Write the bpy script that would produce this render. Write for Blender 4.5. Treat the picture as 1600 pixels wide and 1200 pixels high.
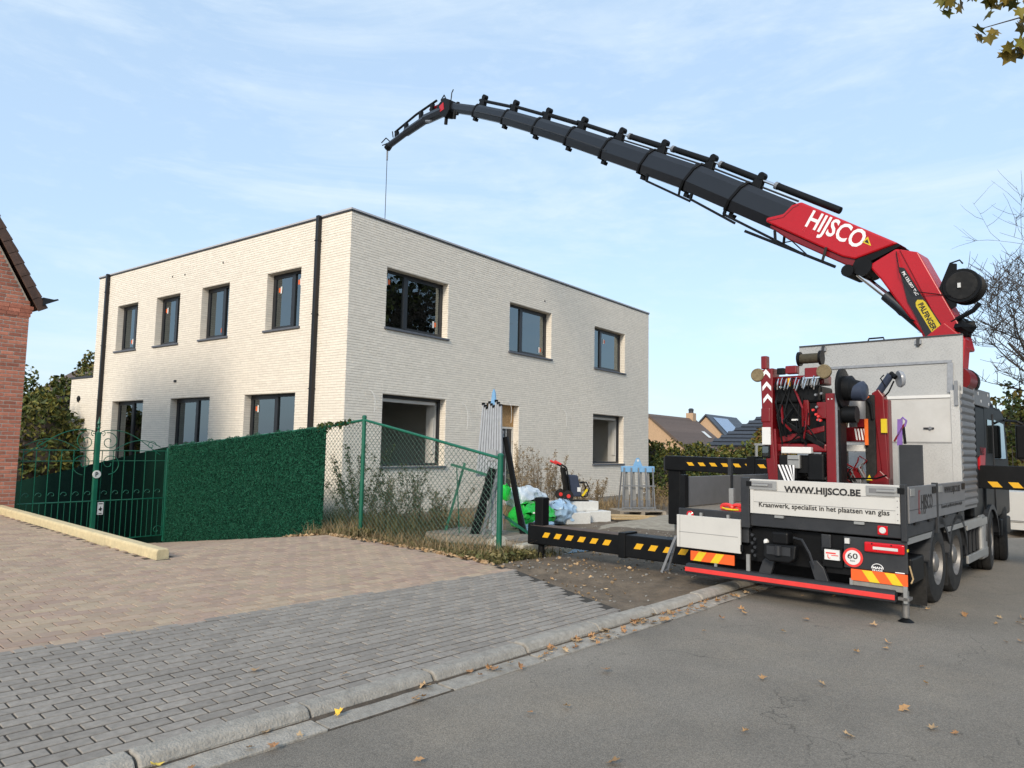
import bpy, bmesh, math, random
import numpy as np
from mathutils import Vector, Matrix
R=math.radians
random.seed(7); rng=np.random.default_rng(7)
sc=bpy.context.scene
for o in list(bpy.data.objects): bpy.data.objects.remove(o)
C=sc.collection
# ---------------------------------------------------------------- camera
cd=bpy.data.cameras.new('camera'); cam=bpy.data.objects.new('camera',cd); C.objects.link(cam)
cd.sensor_width=36; cd.lens=25.462; cd.clip_start=.05; cd.clip_end=2000
pitch,roll,yaw=R(5.039),R(1.0723),R(52.988)
_f=Vector((0,math.cos(pitch),math.sin(pitch))); _r=Vector((1,0,0)); _u=_r.cross(_f)
_r,_u=math.cos(roll)*_r+math.sin(roll)*_u, -math.sin(roll)*_r+math.cos(roll)*_u
W=Matrix(((math.cos(yaw),math.sin(yaw),0),(-math.sin(yaw),math.cos(yaw),0),(0,0,1)))
_r,_u,_f=W@_r,W@_u,W@_f
cam.matrix_world=Matrix(((_r.x,_u.x,-_f.x,0),(_r.y,_u.y,-_f.y,0),(_r.z,_u.z,-_f.z,1.65),(0,0,0,1)))
sc.camera=cam
sc.render.resolution_x=1024; sc.render.resolution_y=768
# ---------------------------------------------------------------- sky and sun
SUN_EL=R(28); SUN_A=R(17)     # light travels towards +X, slightly towards +Y
w=bpy.data.worlds.new('World'); sc.world=w; w.use_nodes=True
nt=w.node_tree; nt.nodes.clear()
def N(t,ty,**k):
    n=t.nodes.new(ty)
    for a,b in k.items(): setattr(n,a,b)
    return n
out=N(nt,'ShaderNodeOutputWorld'); bg=N(nt,'ShaderNodeBackground'); bg.inputs[1].default_value=.15
sky=N(nt,'ShaderNodeTexSky'); sky.sky_type='NISHITA'; sky.sun_disc=False
sky.sun_elevation=SUN_EL; sky.sun_rotation=math.atan2(-math.cos(SUN_A),-math.sin(SUN_A)); sky.altitude=50; sky.air_density=1.0; sky.dust_density=1.6; sky.ozone_density=1.6
tc=N(nt,'ShaderNodeTexCoord')
mp=N(nt,'ShaderNodeMapping'); mp.inputs['Scale'].default_value=(1.2,1.6,7.5); mp.inputs['Rotation'].default_value=(.12,.1,.6)
nz=N(nt,'ShaderNodeTexNoise'); nz.inputs['Scale'].default_value=1.6; nz.inputs['Detail'].default_value=9; nz.inputs['Roughness'].default_value=.62; nz.inputs['Distortion'].default_value=.6
rp=N(nt,'ShaderNodeValToRGB'); rp.color_ramp.elements[0].position=.45; rp.color_ramp.elements[1].position=.74
mp2=N(nt,'ShaderNodeMapping'); mp2.inputs['Scale'].default_value=(9,9,26)
nz2=N(nt,'ShaderNodeTexNoise'); nz2.inputs['Scale'].default_value=2.2; nz2.inputs['Detail'].default_value=7; nz2.inputs['Roughness'].default_value=.6
rp2=N(nt,'ShaderNodeValToRGB'); rp2.color_ramp.elements[0].position=.52; rp2.color_ramp.elements[1].position=.85
ad=N(nt,'ShaderNodeMath',operation='MULTIPLY_ADD'); ad.inputs[1].default_value=.35
mu=N(nt,'ShaderNodeMath',operation='MULTIPLY'); mu.inputs[1].default_value=.62; mu.use_clamp=True
mx=N(nt,'ShaderNodeMix',data_type='RGBA'); mx.inputs['B'].default_value=(2.35,2.65,2.85,1)
bal=N(nt,'ShaderNodeMix',data_type='RGBA'); bal.inputs['Factor'].default_value=.80; bal.inputs['B'].default_value=(1.38,1.84,2.36,1)   # thin high veil
L=nt.links.new
L(tc.outputs['Generated'],mp.inputs[0]); L(mp.outputs[0],nz.inputs['Vector']); L(nz.outputs['Fac'],rp.inputs[0])
L(tc.outputs['Generated'],mp2.inputs[0]); L(mp2.outputs[0],nz2.inputs['Vector']); L(nz2.outputs['Fac'],rp2.inputs[0])
L(rp2.outputs[0],ad.inputs[0]); L(rp.outputs[0],ad.inputs[2]); L(ad.outputs[0],mu.inputs[0])
L(mu.outputs[0],mx.inputs['Factor']); L(sky.outputs[0],bal.inputs['A']); L(bal.outputs['Result'],mx.inputs['A']); L(mx.outputs['Result'],bg.inputs[0]); L(bg.outputs[0],out.inputs[0])
sd=bpy.data.lights.new('sun','SUN'); sun=bpy.data.objects.new('sun',sd); C.objects.link(sun)
sd.energy=1.15; sd.angle=R(14); sd.color=(1,.88,.72)
sun.rotation_euler=Vector((math.cos(SUN_A)*math.cos(SUN_EL),math.sin(SUN_A)*math.cos(SUN_EL),-math.sin(SUN_EL))).to_track_quat('-Z','Y').to_euler()
sc.view_settings.view_transform='Standard'; sc.view_settings.look='None'; sc.view_settings.gamma=1; sc.view_settings.exposure=1.36
sc.render.engine='CYCLES'
# ---------------------------------------------------------------- materials
MATS={}
def mat(name,col,rough=.6,metal=0,var=.12,scale=8,bump=0,bscale=60,island=0,col2=None,spec=.5,stain=0,stainscale=1.3,staincol=(.04,.035,.03)):
    """procedural principled: fine noise in colour, optional per-piece tint, relief and dirt patches"""
    if name in MATS: return MATS[name]
    m=bpy.data.materials.new(name); m.use_nodes=True; t=m.node_tree; b=t.nodes['Principled BSDF']; l=t.links.new
    b.inputs['Roughness'].default_value=rough; b.inputs['Metallic'].default_value=metal; b.inputs['Specular IOR Level'].default_value=spec
    tc=N(t,'ShaderNodeTexCoord'); nz=N(t,'ShaderNodeTexNoise'); nz.inputs['Scale'].default_value=scale; nz.inputs['Detail'].default_value=6; nz.inputs['Roughness'].default_value=.65
    geo=N(t,'ShaderNodeNewGeometry')
    l(geo.outputs['Position'],nz.inputs['Vector'])
    mr=N(t,'ShaderNodeMapRange'); mr.inputs['From Min'].default_value=.3; mr.inputs['From Max'].default_value=.7; mr.inputs['To Min'].default_value=1-var; mr.inputs['To Max'].default_value=1+var
    l(nz.outputs['Fac'],mr.inputs['Value'])
    base=N(t,'ShaderNodeMix',data_type='RGBA'); base.inputs['A'].default_value=(*col,1); base.inputs['B'].default_value=(*(col2 or col),1); base.inputs['Factor'].default_value=0
    val=mr.outputs[0]
    if island or col2:
        oi=N(t,'ShaderNodeObjectInfo'); a=N(t,'ShaderNodeMath',operation='ADD'); fr=N(t,'ShaderNodeMath',operation='FRACT')
        l(geo.outputs['Random Per Island'],a.inputs[0]); l(oi.outputs['Random'],a.inputs[1]); l(a.outputs[0],fr.inputs[0])
        if col2: l(fr.outputs[0],base.inputs['Factor'])
        if island:
            m7=N(t,'ShaderNodeMath',operation='MULTIPLY'); m7.inputs[1].default_value=7.31; f7=N(t,'ShaderNodeMath',operation='FRACT'); l(fr.outputs[0],m7.inputs[0]); l(m7.outputs[0],f7.inputs[0])
            r2=N(t,'ShaderNodeMapRange'); r2.inputs['To Min'].default_value=1-island; r2.inputs['To Max'].default_value=1+island; l(f7.outputs[0],r2.inputs['Value'])
            mm=N(t,'ShaderNodeMath',operation='MULTIPLY'); l(mr.outputs[0],mm.inputs[0]); l(r2.outputs[0],mm.inputs[1]); val=mm.outputs[0]
    sclr=N(t,'ShaderNodeVectorMath',operation='SCALE'); l(base.outputs['Result'],sclr.inputs[0]); l(val,sclr.inputs['Scale'])
    fin=sclr.outputs[0]
    if stain:
        n3=N(t,'ShaderNodeTexNoise'); n3.inputs['Scale'].default_value=stainscale; n3.inputs['Detail'].default_value=8; n3.inputs['Roughness'].default_value=.7; l(geo.outputs['Position'],n3.inputs['Vector'])
        r3=N(t,'ShaderNodeMapRange'); r3.inputs['From Min'].default_value=.48; r3.inputs['From Max'].default_value=.75; r3.inputs['To Max'].default_value=stain; l(n3.outputs['Fac'],r3.inputs['Value'])
        mx=N(t,'ShaderNodeMix',data_type='RGBA'); mx.inputs['B'].default_value=(*staincol,1); l(r3.outputs[0],mx.inputs['Factor']); l(fin,mx.inputs['A']); fin=mx.outputs['Result']
    l(fin,b.inputs['Base Color'])
    if bump:
        n2=N(t,'ShaderNodeTexNoise'); n2.inputs['Scale'].default_value=bscale; n2.inputs['Detail'].default_value=5; l(geo.outputs['Position'],n2.inputs['Vector'])
        bp=N(t,'ShaderNodeBump'); bp.inputs['Strength'].default_value=bump; bp.inputs['Distance'].default_value=.02; l(n2.outputs['Fac'],bp.inputs['Height']); l(bp.outputs[0],b.inputs['Normal'])
    MATS[name]=m; return m
def asphalt_mat():
    m=mat('asphalt',(.218,.194,.162),.92,var=.22,scale=.45,bump=.5,bscale=130,stain=.55,stainscale=.55,staincol=(.31,.262,.20),spec=.3)
    t=m.node_tree; l=t.links.new; b=t.nodes['Principled BSDF']; src=b.inputs['Base Color'].links[0].from_socket
    geo=N(t,'ShaderNodeNewGeometry')
    # stone chips
    v=N(t,'ShaderNodeTexVoronoi'); v.inputs['Scale'].default_value=150; l(geo.outputs['Position'],v.inputs['Vector'])
    sp=N(t,'ShaderNodeSeparateColor'); l(v.outputs['Color'],sp.inputs[0])
    mr=N(t,'ShaderNodeMapRange'); mr.inputs['To Min'].default_value=.76; mr.inputs['To Max'].default_value=1.26; l(sp.outputs[0],mr.inputs['Value'])
    s=N(t,'ShaderNodeVectorMath',operation='SCALE'); l(src,s.inputs[0]); l(mr.outputs[0],s.inputs['Scale'])
    # cracks
    nd=N(t,'ShaderNodeTexNoise'); nd.inputs['Scale'].default_value=2.2; nd.inputs['Detail'].default_value=6; l(geo.outputs['Position'],nd.inputs['Vector'])
    av=N(t,'ShaderNodeVectorMath',operation='MULTIPLY_ADD'); av.inputs[1].default_value=(.9,.9,.9); l(nd.outputs['Color'],av.inputs[0]); l(geo.outputs['Position'],av.inputs[2])
    mpn=N(t,'ShaderNodeMapping'); mpn.inputs['Scale'].default_value=(.42,1.15,1); mpn.inputs['Location'].default_value=(.3,.42,0); l(av.outputs[0],mpn.inputs[0])
    v2=N(t,'ShaderNodeTexVoronoi',feature='DISTANCE_TO_EDGE'); v2.inputs['Scale'].default_value=.62; l(mpn.outputs[0],v2.inputs['Vector'])
    r2=N(t,'ShaderNodeMapRange'); r2.inputs['From Max'].default_value=.0050; r2.inputs['To Min'].default_value=.5; r2.inputs['To Max'].default_value=0; l(v2.outputs['Distance'],r2.inputs['Value'])
    n4=N(t,'ShaderNodeTexNoise'); n4.inputs['Scale'].default_value=.7; l(geo.outputs['Position'],n4.inputs['Vector'])
    r4=N(t,'ShaderNodeMapRange'); r4.inputs['From Min'].default_value=.47; r4.inputs['From Max'].default_value=.56; l(n4.outputs['Fac'],r4.inputs['Value'])
    mm=N(t,'ShaderNodeMath',operation='MULTIPLY'); l(r2.outputs[0],mm.inputs[0]); l(r4.outputs[0],mm.inputs[1])
    mx=N(t,'ShaderNodeMix',data_type='RGBA'); mx.inputs['B'].default_value=(.02,.019,.018,1); l(mm.outputs[0],mx.inputs['Factor']); l(s.outputs[0],mx.inputs['A']); l(mx.outputs['Result'],b.inputs['Base Color'])
    return m
def glass_mat(name,tint=(.16,.19,.19),refl=.16):
    m=bpy.data.materials.new(name); m.use_nodes=True; t=m.node_tree; t.nodes.clear(); l=t.links.new
    o=N(t,'ShaderNodeOutputMaterial'); mx=N(t,'ShaderNodeMixShader'); tr=N(t,'ShaderNodeBsdfTransparent'); gl=N(t,'ShaderNodeBsdfGlossy')
    tr.inputs[0].default_value=(*tint,1); gl.inputs['Roughness'].default_value=.0; gl.inputs['Color'].default_value=(.80,.90,.93,1)
    lw=N(t,'ShaderNodeFresnel'); lw.inputs[0].default_value=1.5
    ad=N(t,'ShaderNodeMath',operation='ADD'); ad.inputs[1].default_value=refl; ad.use_clamp=True
    geo=N(t,'ShaderNodeNewGeometry'); nz=N(t,'ShaderNodeTexNoise'); nz.inputs['Scale'].default_value=1.4; bp=N(t,'ShaderNodeBump'); bp.inputs['Strength'].default_value=.05; bp.inputs['Distance'].default_value=.05
    l(geo.outputs['Position'],nz.inputs['Vector']); l(nz.outputs['Fac'],bp.inputs['Height']); l(bp.outputs[0],gl.inputs['Normal'])
    l(lw.outputs[0],ad.inputs[0]); l(ad.outputs[0],mx.inputs[0]); l(tr.outputs[0],mx.inputs[1]); l(gl.outputs[0],mx.inputs[2]); l(mx.outputs[0],o.inputs[0])
    return m
def tread_mat(name='tread_plate',col=(.38,.376,.36),sc=(.22,.35),st=(.28,.27,.25)):
    """aluminium tread plate: two families of short raised bars"""
    m=mat(name,col,.45,.35,var=.10,scale=3,stain=.3,stainscale=3,staincol=st); t=m.node_tree; l=t.links.new; b=t.nodes['Principled BSDF']
    tc=N(t,'ShaderNodeTexCoord'); hs=[]
    for a in (45,-45):
        mp=N(t,'ShaderNodeMapping',vector_type='TEXTURE'); mp.inputs['Rotation'].default_value=(R(a),0,0); mp.inputs['Scale'].default_value=(1,.055,.020); mp.inputs['Location'].default_value=(-9,0,0); l(tc.outputs['Object'],mp.inputs[0])
        v=N(t,'ShaderNodeTexChecker'); v.inputs['Scale'].default_value=1; l(mp.outputs[0],v.inputs[0]); hs.append(v)
    ad=N(t,'ShaderNodeMath',operation='MULTIPLY'); l(hs[0].outputs['Fac'],ad.inputs[0]); l(hs[1].outputs['Fac'],ad.inputs[1])
    bp=N(t,'ShaderNodeBump'); bp.inputs['Strength'].default_value=.7; bp.inputs['Distance'].default_value=.012; l(ad.outputs[0],bp.inputs['Height']); l(bp.outputs[0],b.inputs['Normal'])
    return m
def leafmat(name,c1,c2,isl=.35):
    m=mat(name,c1,.6,col2=c2,island=isl,var=.1,spec=.25)
    b=m.node_tree.nodes['Principled BSDF']
    b.inputs['Transmission Weight'].default_value=0
    return m
M=dict(
 asphalt=asphalt_mat(),
 kerb=mat('kerb_concrete',(.345,.315,.27),.9,var=.22,scale=14,bump=.6,bscale=70,island=.10,stain=.45,stainscale=5,staincol=(.13,.12,.10)),
 pav_grey=mat('grey_paver',(.262,.234,.202),.88,var=.20,scale=22,bump=.25,bscale=160,island=.13,stain=.25,stainscale=1.2,staincol=(.20,.175,.145)),
 pav_red=mat('rose_paver',(.36,.25,.19),.88,var=.13,scale=16,bump=.2,bscale=120,island=.11,col2=(.40,.305,.21),stain=.35,stainscale=1.1,staincol=(.34,.285,.22)),
 joint=mat('joint_sand',(.045,.038,.030),.95,var=.3,scale=12,bump=.4),
 dirt=mat('dirt',(.150,.115,.080),.95,var=.35,scale=3.5,bump=1.0,bscale=18,stain=.7,stainscale=2.2,staincol=(.085,.068,.05)),
 sand=mat('sand',(.34,.30,.235),.95,var=.25,scale=6,bump=.7,bscale=40,stain=.4,staincol=(.2,.165,.12)),
 brick_white=mat('cream_brick',(.81,.748,.65),.85,var=.08,scale=14,bump=.06,bscale=90,island=.045,stain=.22,stainscale=2.5,staincol=(.70,.63,.53)),
 mortar=mat('cream_mortar',(.62,.57,.49),.9,var=.1),
 brick_red=mat('red_brick',(.50,.19,.12),.85,var=.2,scale=20,bump=.12,bscale=80,island=.25,col2=(.40,.14,.09)),
 mortar_g=mat('pale_mortar',(.52,.44,.36),.9,var=.15,scale=20),
 tile=mat('brown_tile',(.085,.048,.034),.7,var=.2,scale=10,island=.2),
 plinth=mat('plinth_concrete',(.26,.25,.23),.9,var=.2,scale=5,bump=.3,bscale=30,stain=.4,staincol=(.15,.14,.12)),
 plaster=mat('plaster',(.62,.60,.54),.9,var=.06,scale=2),
 plaster_w=mat('white_plaster',(.70,.69,.66),.9,var=.05,scale=2),
 screed=mat('screed',(.30,.29,.27),.9,var=.1,scale=4),
 frame=mat('window_frame_paint',(.016,.018,.022),.38,var=.08),
 sill=mat('bluestone',(.105,.115,.135),.6,var=.12,scale=12),
 coping=mat('coping_metal',(.46,.46,.48),.5,.0,var=.05),
 coping_d=mat('dark_coping',(.03,.03,.033),.5,var=.05),
 pipe=mat('black_pipe',(.012,.012,.013),.4,.2,var=.1),
 white=mat('white_paint',(.55,.54,.51),.45,var=.06,scale=3,stain=.15,stainscale=3.,staincol=(.40,.37,.32)),
 label=mat('white_label',(.68,.68,.66),.6,var=.03),
 orange_s=mat('orange_sticker',(.75,.13,.02),.6,var=.05),
 osb=mat('chipboard',(.38,.23,.10),.85,var=.45,scale=28,stain=.3,stainscale=16,staincol=(.22,.12,.05)),
 green=mat('green_paint',(.006,.115,.068),.35,var=.12,scale=6),
 green_w=mat('green_wire',(.018,.075,.05),.5,var=.2,scale=20),
 screen=mat('shade_cloth',(.003,.022,.014),.95,var=.2,scale=20,bump=.3,bscale=200,spec=.1),
 beam=mat('yellow_concrete',(.60,.50,.30),.85,var=.14,scale=12,bump=.4,bscale=60,stain=.3,stainscale=4,staincol=(.36,.28,.16)),
 steel=mat('galvanised_steel',(.24,.25,.265),.5,.5,var=.15,scale=20,stain=.2,stainscale=8,staincol=(.2,.2,.2)),
 alu=mat('aluminium',(.36,.36,.35),.42,.5,var=.1,scale=6,stain=.2,stainscale=4,staincol=(.3,.29,.27)),
 alu_dark=mat('grey_and_shaded_board',(.20,.20,.205),.5,.3,var=.08,scale=5,stain=.2,stainscale=3,staincol=(.12,.115,.11)),
 darkgrey=mat('dark_grey_paint',(.020,.022,.026),.5,var=.2,scale=5,stain=.22,stainscale=5,staincol=(.055,.05,.044)),
 black=mat('black_steel',(.007,.0075,.0085),.45,var=.2,scale=6,stain=.15,stainscale=5,staincol=(.022,.02,.018),spec=.16),
 boomblack=mat('boom_paint',(.010,.012,.017),.36,.0,var=.1,scale=3),
 rubber=mat('rubber',(.010,.010,.010),.85,var=.25,scale=12,stain=.4,stainscale=6,staincol=(.06,.055,.048)),
 rim=mat('dull_rim',(.22,.21,.20),.5,.6,var=.25,scale=10,stain=.5,stainscale=8,staincol=(.06,.05,.04)),
 chrome=mat('chrome',(.75,.75,.75),.15,1,var=.03),
 red=mat('signal_red',(.44,.003,.010),.34,var=.05,scale=3),
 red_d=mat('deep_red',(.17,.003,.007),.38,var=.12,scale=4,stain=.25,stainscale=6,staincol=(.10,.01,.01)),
 red_bar=mat('red_reflector',(.72,.045,.04),.45,var=.1),
 lamp_red=mat('red_lens',(.55,.008,.015),.15,var=.05),
 lamp_w=mat('clear_lens',(.6,.6,.58),.2,var=.1),
 yellow=mat('yellow_paint',(.75,.40,.01),.5,var=.1,stain=.25,stainscale=8,staincol=(.3,.15,.01)),
 yellow_f=mat('yellow_reflector',(.70,.52,.02),.4,var=.08),
 orange_f=mat('orange_reflector',(.85,.12,.02),.4,var=.05),
 orange=mat('orange_plastic',(.85,.16,.02),.5,var=.05),
 purple=mat('purple_strap',(.22,.12,.42),.8,var=.1),
 blue=mat('light_blue_paint',(.18,.37,.60),.5,var=.12,scale=10),
 navy=mat('dark_blue_plastic',(.03,.04,.07),.45,var=.1),
 text=mat('black_print',(.012,.012,.014),.5,var=.02),
 textw=mat('white_print',(.85,.85,.85),.5,var=.02),
 wood=mat('weathered_wood',(.26,.225,.18),.85,var=.25,scale=18,bump=.3,bscale=50,island=.15),
 plank=mat('fresh_wood',(.50,.36,.19),.8,var=.15,scale=15),
 block=mat('aerated_block',(.66,.66,.63),.9,var=.08,scale=18,bump=.3),
 rope=mat('tan_drum',(.20,.155,.085),.8,var=.25,scale=20,bump=.4,bscale=90),
 bag_w=mat('white_plastic',(.62,.68,.72),.35,var=.15,scale=5,bump=.4,bscale=12),
 bag_g=mat('green_plastic',(.02,.62,.06),.4,var=.2,scale=6,bump=.4,bscale=14),
 bag_b=mat('pale_blue_plastic',(.35,.50,.66),.35,var=.2,scale=5,bump=.4,bscale=14),
 lump=mat('stained_concrete',(.45,.42,.34),.9,var=.2,scale=12,bump=.6,bscale=30),
 roof_brown=mat('brown_roof',(.12,.085,.068),.8,var=.2,scale=6,island=.15),
 roof_black=mat('black_roof',(.035,.04,.05),.45,var=.2,scale=6,island=.2),
 wall_tan=mat('tan_brickwork',(.46,.31,.19),.85,var=.15,scale=9),
 wall_white=mat('white_render',(.70,.69,.66),.85,var=.06,scale=3),
 solar=mat('solar_panel',(.25,.33,.45),.25,.2,var=.05),
 bark=mat('bark',(.075,.06,.048),.9,var=.3,scale=20,bump=.5),
 twig=mat('twig',(.055,.046,.04),.9,var=.2),
 weedstem=mat('weed_stem',(.16,.12,.075),.9,var=.3,scale=20,island=.3),
 leaf_hedge=leafmat('hedge_leaf',(.045,.075,.018),(.17,.145,.03)),
 leaf_dark=leafmat('dark_leaf',(.018,.040,.012),(.07,.085,.022)),
 leaf_warm=leafmat('autumn_leaf',(.17,.075,.022),(.13,.12,.03)),
 leaf_maple=leafmat('maple_leaf',(.10,.11,.015),(.20,.13,.022),.3),
 leaf_art=leafmat('artificial_leaf',(.008,.082,.047),(.018,.125,.068),.4),
 leaf_weed=leafmat('weed_leaf',(.085,.095,.032),(.17,.14,.06),.35),
 leaf_dry=leafmat('dry_leaf',(.42,.26,.12),(.30,.15,.07),.3),
 leaf_litter=leafmat('litter_leaf',(.30,.19,.10),(.46,.33,.19),.3),
 leaf_yellow=leafmat('yellow_leaf',(.75,.45,.05),(.7,.5,.1),.1),
 seed=leafmat('seed_head',(.20,.14,.065),(.30,.22,.12),.35),
 glass=glass_mat('window_glass'), glass_t=glass_mat('pale_glass',(.86,.95,.91),.03), glass_far=glass_mat('far_glass',(.05,.055,.06),.25),
 tread=tread_mat(), tread_b=tread_mat('bright_tread_plate',(.56,.555,.535),st=(.44,.43,.40)), rack=mat('rack_steel',(.40,.41,.42),.5,.3,var=.15,scale=12,stain=.2,stainscale=6,staincol=(.25,.25,.25)), weedwood=mat('weed_wood',(.07,.055,.035),.9,var=.3,scale=20), cord=mat('olive_rope',(.055,.048,.03),.85,var=.3,scale=30,bump=.4,bscale=90), panel=mat('bright_panel',(.56,.555,.535),.5,.2,var=.06,scale=3,stain=.3,stainscale=2.5,staincol=(.38,.365,.335)), gutterdirt=mat('gutter_dirt',(.075,.058,.042),.95,var=.4,scale=14,bump=.5,bscale=60), disc=mat('smoky_plastic',(.30,.31,.33),.25,var=.1),
)
# ---------------------------------------------------------------- mesh helpers
def tag(o,label=None,cat=None,group=None,kind=None):
    for k,v in (('label',label),('category',cat),('group',group),('kind',kind)):
        if v: o[k]=v
    return o
def link(name,me,m,parent=None):
    o=bpy.data.objects.new(name,me); C.objects.link(o)
    if m is not None: me.materials.append(M[m] if isinstance(m,str) else m)
    if parent is not None: o.parent=parent
    return o
def empty(name,loc=(0,0,0),rz=0,**k):
    o=bpy.data.objects.new(name,None); C.objects.link(o); o.location=loc; o.rotation_euler=(0,0,rz); o.empty_display_size=.2
    return tag(o,**k)
class MB:
    def __init__(s): s.v=[]; s.f=[]
    def add(s,vs,fs):
        n=len(s.v); s.v+= [tuple(p) for p in vs]; s.f+=[tuple(i+n for i in f) for f in fs]; return s
    def hexa(s,p):   # 4 bottom, 4 top
        return s.add(p,[(3,2,1,0),(4,5,6,7),(0,1,5,4),(1,2,6,5),(2,3,7,6),(3,0,4,7)])
    def box(s,x0,y0,z0,x1,y1,z1):
        return s.hexa([(x0,y0,z0),(x1,y0,z0),(x1,y1,z0),(x0,y1,z0),(x0,y0,z1),(x1,y0,z1),(x1,y1,z1),(x0,y1,z1)])
    def prism(s,poly,vec):
        n=len(poly); vec=Vector(vec); a=[Vector(p) for p in poly]
        return s.add(a+[p+vec for p in a],[tuple(range(n))[::-1],tuple(range(n,2*n))]+[(i,(i+1)%n,(i+1)%n+n,i+n) for i in range(n)])
    def bar(s,p,q,w,h,up=(0,0,1)):
        p,q=Vector(p),Vector(q); d=(q-p).normalized(); a=d.cross(Vector(up))
        if a.length<1e-4: a=d.cross(Vector((0,1,0)))
        a.normalize(); b=a.cross(d); a*=w/2; b*=h/2
        return s.hexa([p-a-b,p+a-b,p+a+b,p-a+b,q-a-b,q+a-b,q+a+b,q-a+b])
    def tube(s,pts,r,n=8,cap=True,closed=False):
        pts=[Vector(p) for p in pts]; k=len(pts); rs=r if isinstance(r,(list,tuple)) else [r]*k
        base=len(s.v); ref=None
        for i,p in enumerate(pts):
            d=(pts[min(i+1,k-1)]-pts[max(i-1,0)]).normalized()
            if ref is None: ref=Vector((0,0,1)) if abs(d.z)<.9 else Vector((1,0,0))
            a=(ref-d*ref.dot(d))
            if a.length<1e-5: a=d.orthogonal()
            a.normalize(); b=d.cross(a); ref=a
            for j in range(n):
                t=2*math.pi*j/n; q=p+(a*math.cos(t)+b*math.sin(t))*rs[i]; s.v.append(tuple(q))
        for i in range(k-1):
            for j in range(n):
                s.f.append((base+i*n+j,base+i*n+(j+1)%n,base+(i+1)*n+(j+1)%n,base+(i+1)*n+j))
        if cap: s.f.append(tuple(base+j for j in range(n))[::-1]); s.f.append(tuple(base+(k-1)*n+j for j in range(n)))
        return s
    def lathe(s,c,axis,prof,n=24,cap=True):
        c=Vector(c); ax=Vector(axis).normalized(); a=ax.orthogonal().normalized(); b=ax.cross(a); base=len(s.v)
        for (r,h) in prof:
            for j in range(n):
                t=2*math.pi*j/n; s.v.append(tuple(c+ax*h+(a*math.cos(t)+b*math.sin(t))*max(r,1e-4)))
        for i in range(len(prof)-1):
            for j in range(n): s.f.append((base+i*n+j,base+i*n+(j+1)%n,base+(i+1)*n+(j+1)%n,base+(i+1)*n+j))
        if not cap: return s
        s.f.append(tuple(base+j for j in range(n))[::-1]); e=base+(len(prof)-1)*n; s.f.append(tuple(e+j for j in range(n)))
        return s
    def blob(s,c,r,n=10,k=7,jit=.12,seed=0):
        rr=random.Random(seed); c=Vector(c); base=len(s.v)
        for i in range(k+1):
            ph=math.pi*i/k
            for j in range(n):
                t=2*math.pi*j/n; q=1+rr.uniform(-jit,jit)
                s.v.append((c.x+r[0]*q*math.sin(ph)*math.cos(t),c.y+r[1]*q*math.sin(ph)*math.sin(t),c.z+r[2]*q*math.cos(ph)))
        for i in range(k):
            for j in range(n): s.f.append((base+i*n+j,base+(i+1)*n+j,base+(i+1)*n+(j+1)%n,base+i*n+(j+1)%n))
        return s
    def mesh(s,name,smooth=False):
        me=bpy.data.meshes.new(name); me.from_pydata(s.v,[],s.f)
        if len(s.v)<6000:
            bm=bmesh.new(); bm.from_mesh(me); bmesh.ops.recalc_face_normals(bm,faces=bm.faces); bm.to_mesh(me); bm.free()
        if smooth: me.polygons.foreach_set('use_smooth',[True]*len(me.polygons))
        me.update(); return me
    def build(s,name,m,parent=None,smooth=False,bevel=0,seg=2,**k):
        o=link(name,s.mesh(name,smooth),m,parent)
        if smooth and not bevel:
            try: s_=o.modifiers.new('edge','EDGE_SPLIT'); s_.split_angle=R(38)
            except Exception: pass
        if bevel: b=o.modifiers.new('bevel','BEVEL'); b.width=bevel; b.segments=seg; b.limit_method='ANGLE'; b.angle_limit=R(35)
        return tag(o,**k)
def npmesh(name,V,Fq,smooth=False):
    """V (n,3), Fq (m,4) -> mesh, fast"""
    me=bpy.data.meshes.new(name); V=np.asarray(V,np.float32); Fq=np.asarray(Fq,np.int32)
    me.vertices.add(len(V)); me.vertices.foreach_set('co',V.ravel()); k=Fq.shape[1]
    me.loops.add(Fq.size); me.loops.foreach_set('vertex_index',Fq.ravel())
    me.polygons.add(len(Fq)); me.polygons.foreach_set('loop_start',np.arange(0,Fq.size,k,dtype=np.int32)); me.polygons.foreach_set('loop_total',np.full(len(Fq),k,np.int32))
    me.polygons.foreach_set('use_smooth',np.full(len(Fq),smooth)); me.update(calc_edges=True); return me
def leaves(name,P,size,m,parent=None,up=None,elong=1.5,fold=.25,**k):
    """one folded leaf (two triangles sharing a rib) per point"""
    P=np.asarray(P,float); n=len(P); a=rng.normal(size=(n,3))
    if up is not None: a=a*np.array([1,1,up])
    a/=np.linalg.norm(a,axis=1)[:,None]+1e-9; b=rng.normal(size=(n,3)); b-=a*np.sum(a*b,1)[:,None]; b/=np.linalg.norm(b,axis=1)[:,None]; c=np.cross(a,b)
    s=(size*rng.uniform(.6,1.35,n))[:,None]
    v0=P-a*s*elong/2; v2=P+a*s*elong/2; v1=P+b*s/2+c*s*fold; v3=P-b*s/2+c*s*fold
    V=np.stack([v0,v1,v2,v3],1).reshape(-1,3); F=np.arange(4*n).reshape(-1,4)
    T=np.concatenate([F[:,[0,1,2]],F[:,[0,2,3]]])
    return tag(link(name,npmesh(name,V,T),m,parent),**k)
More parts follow.
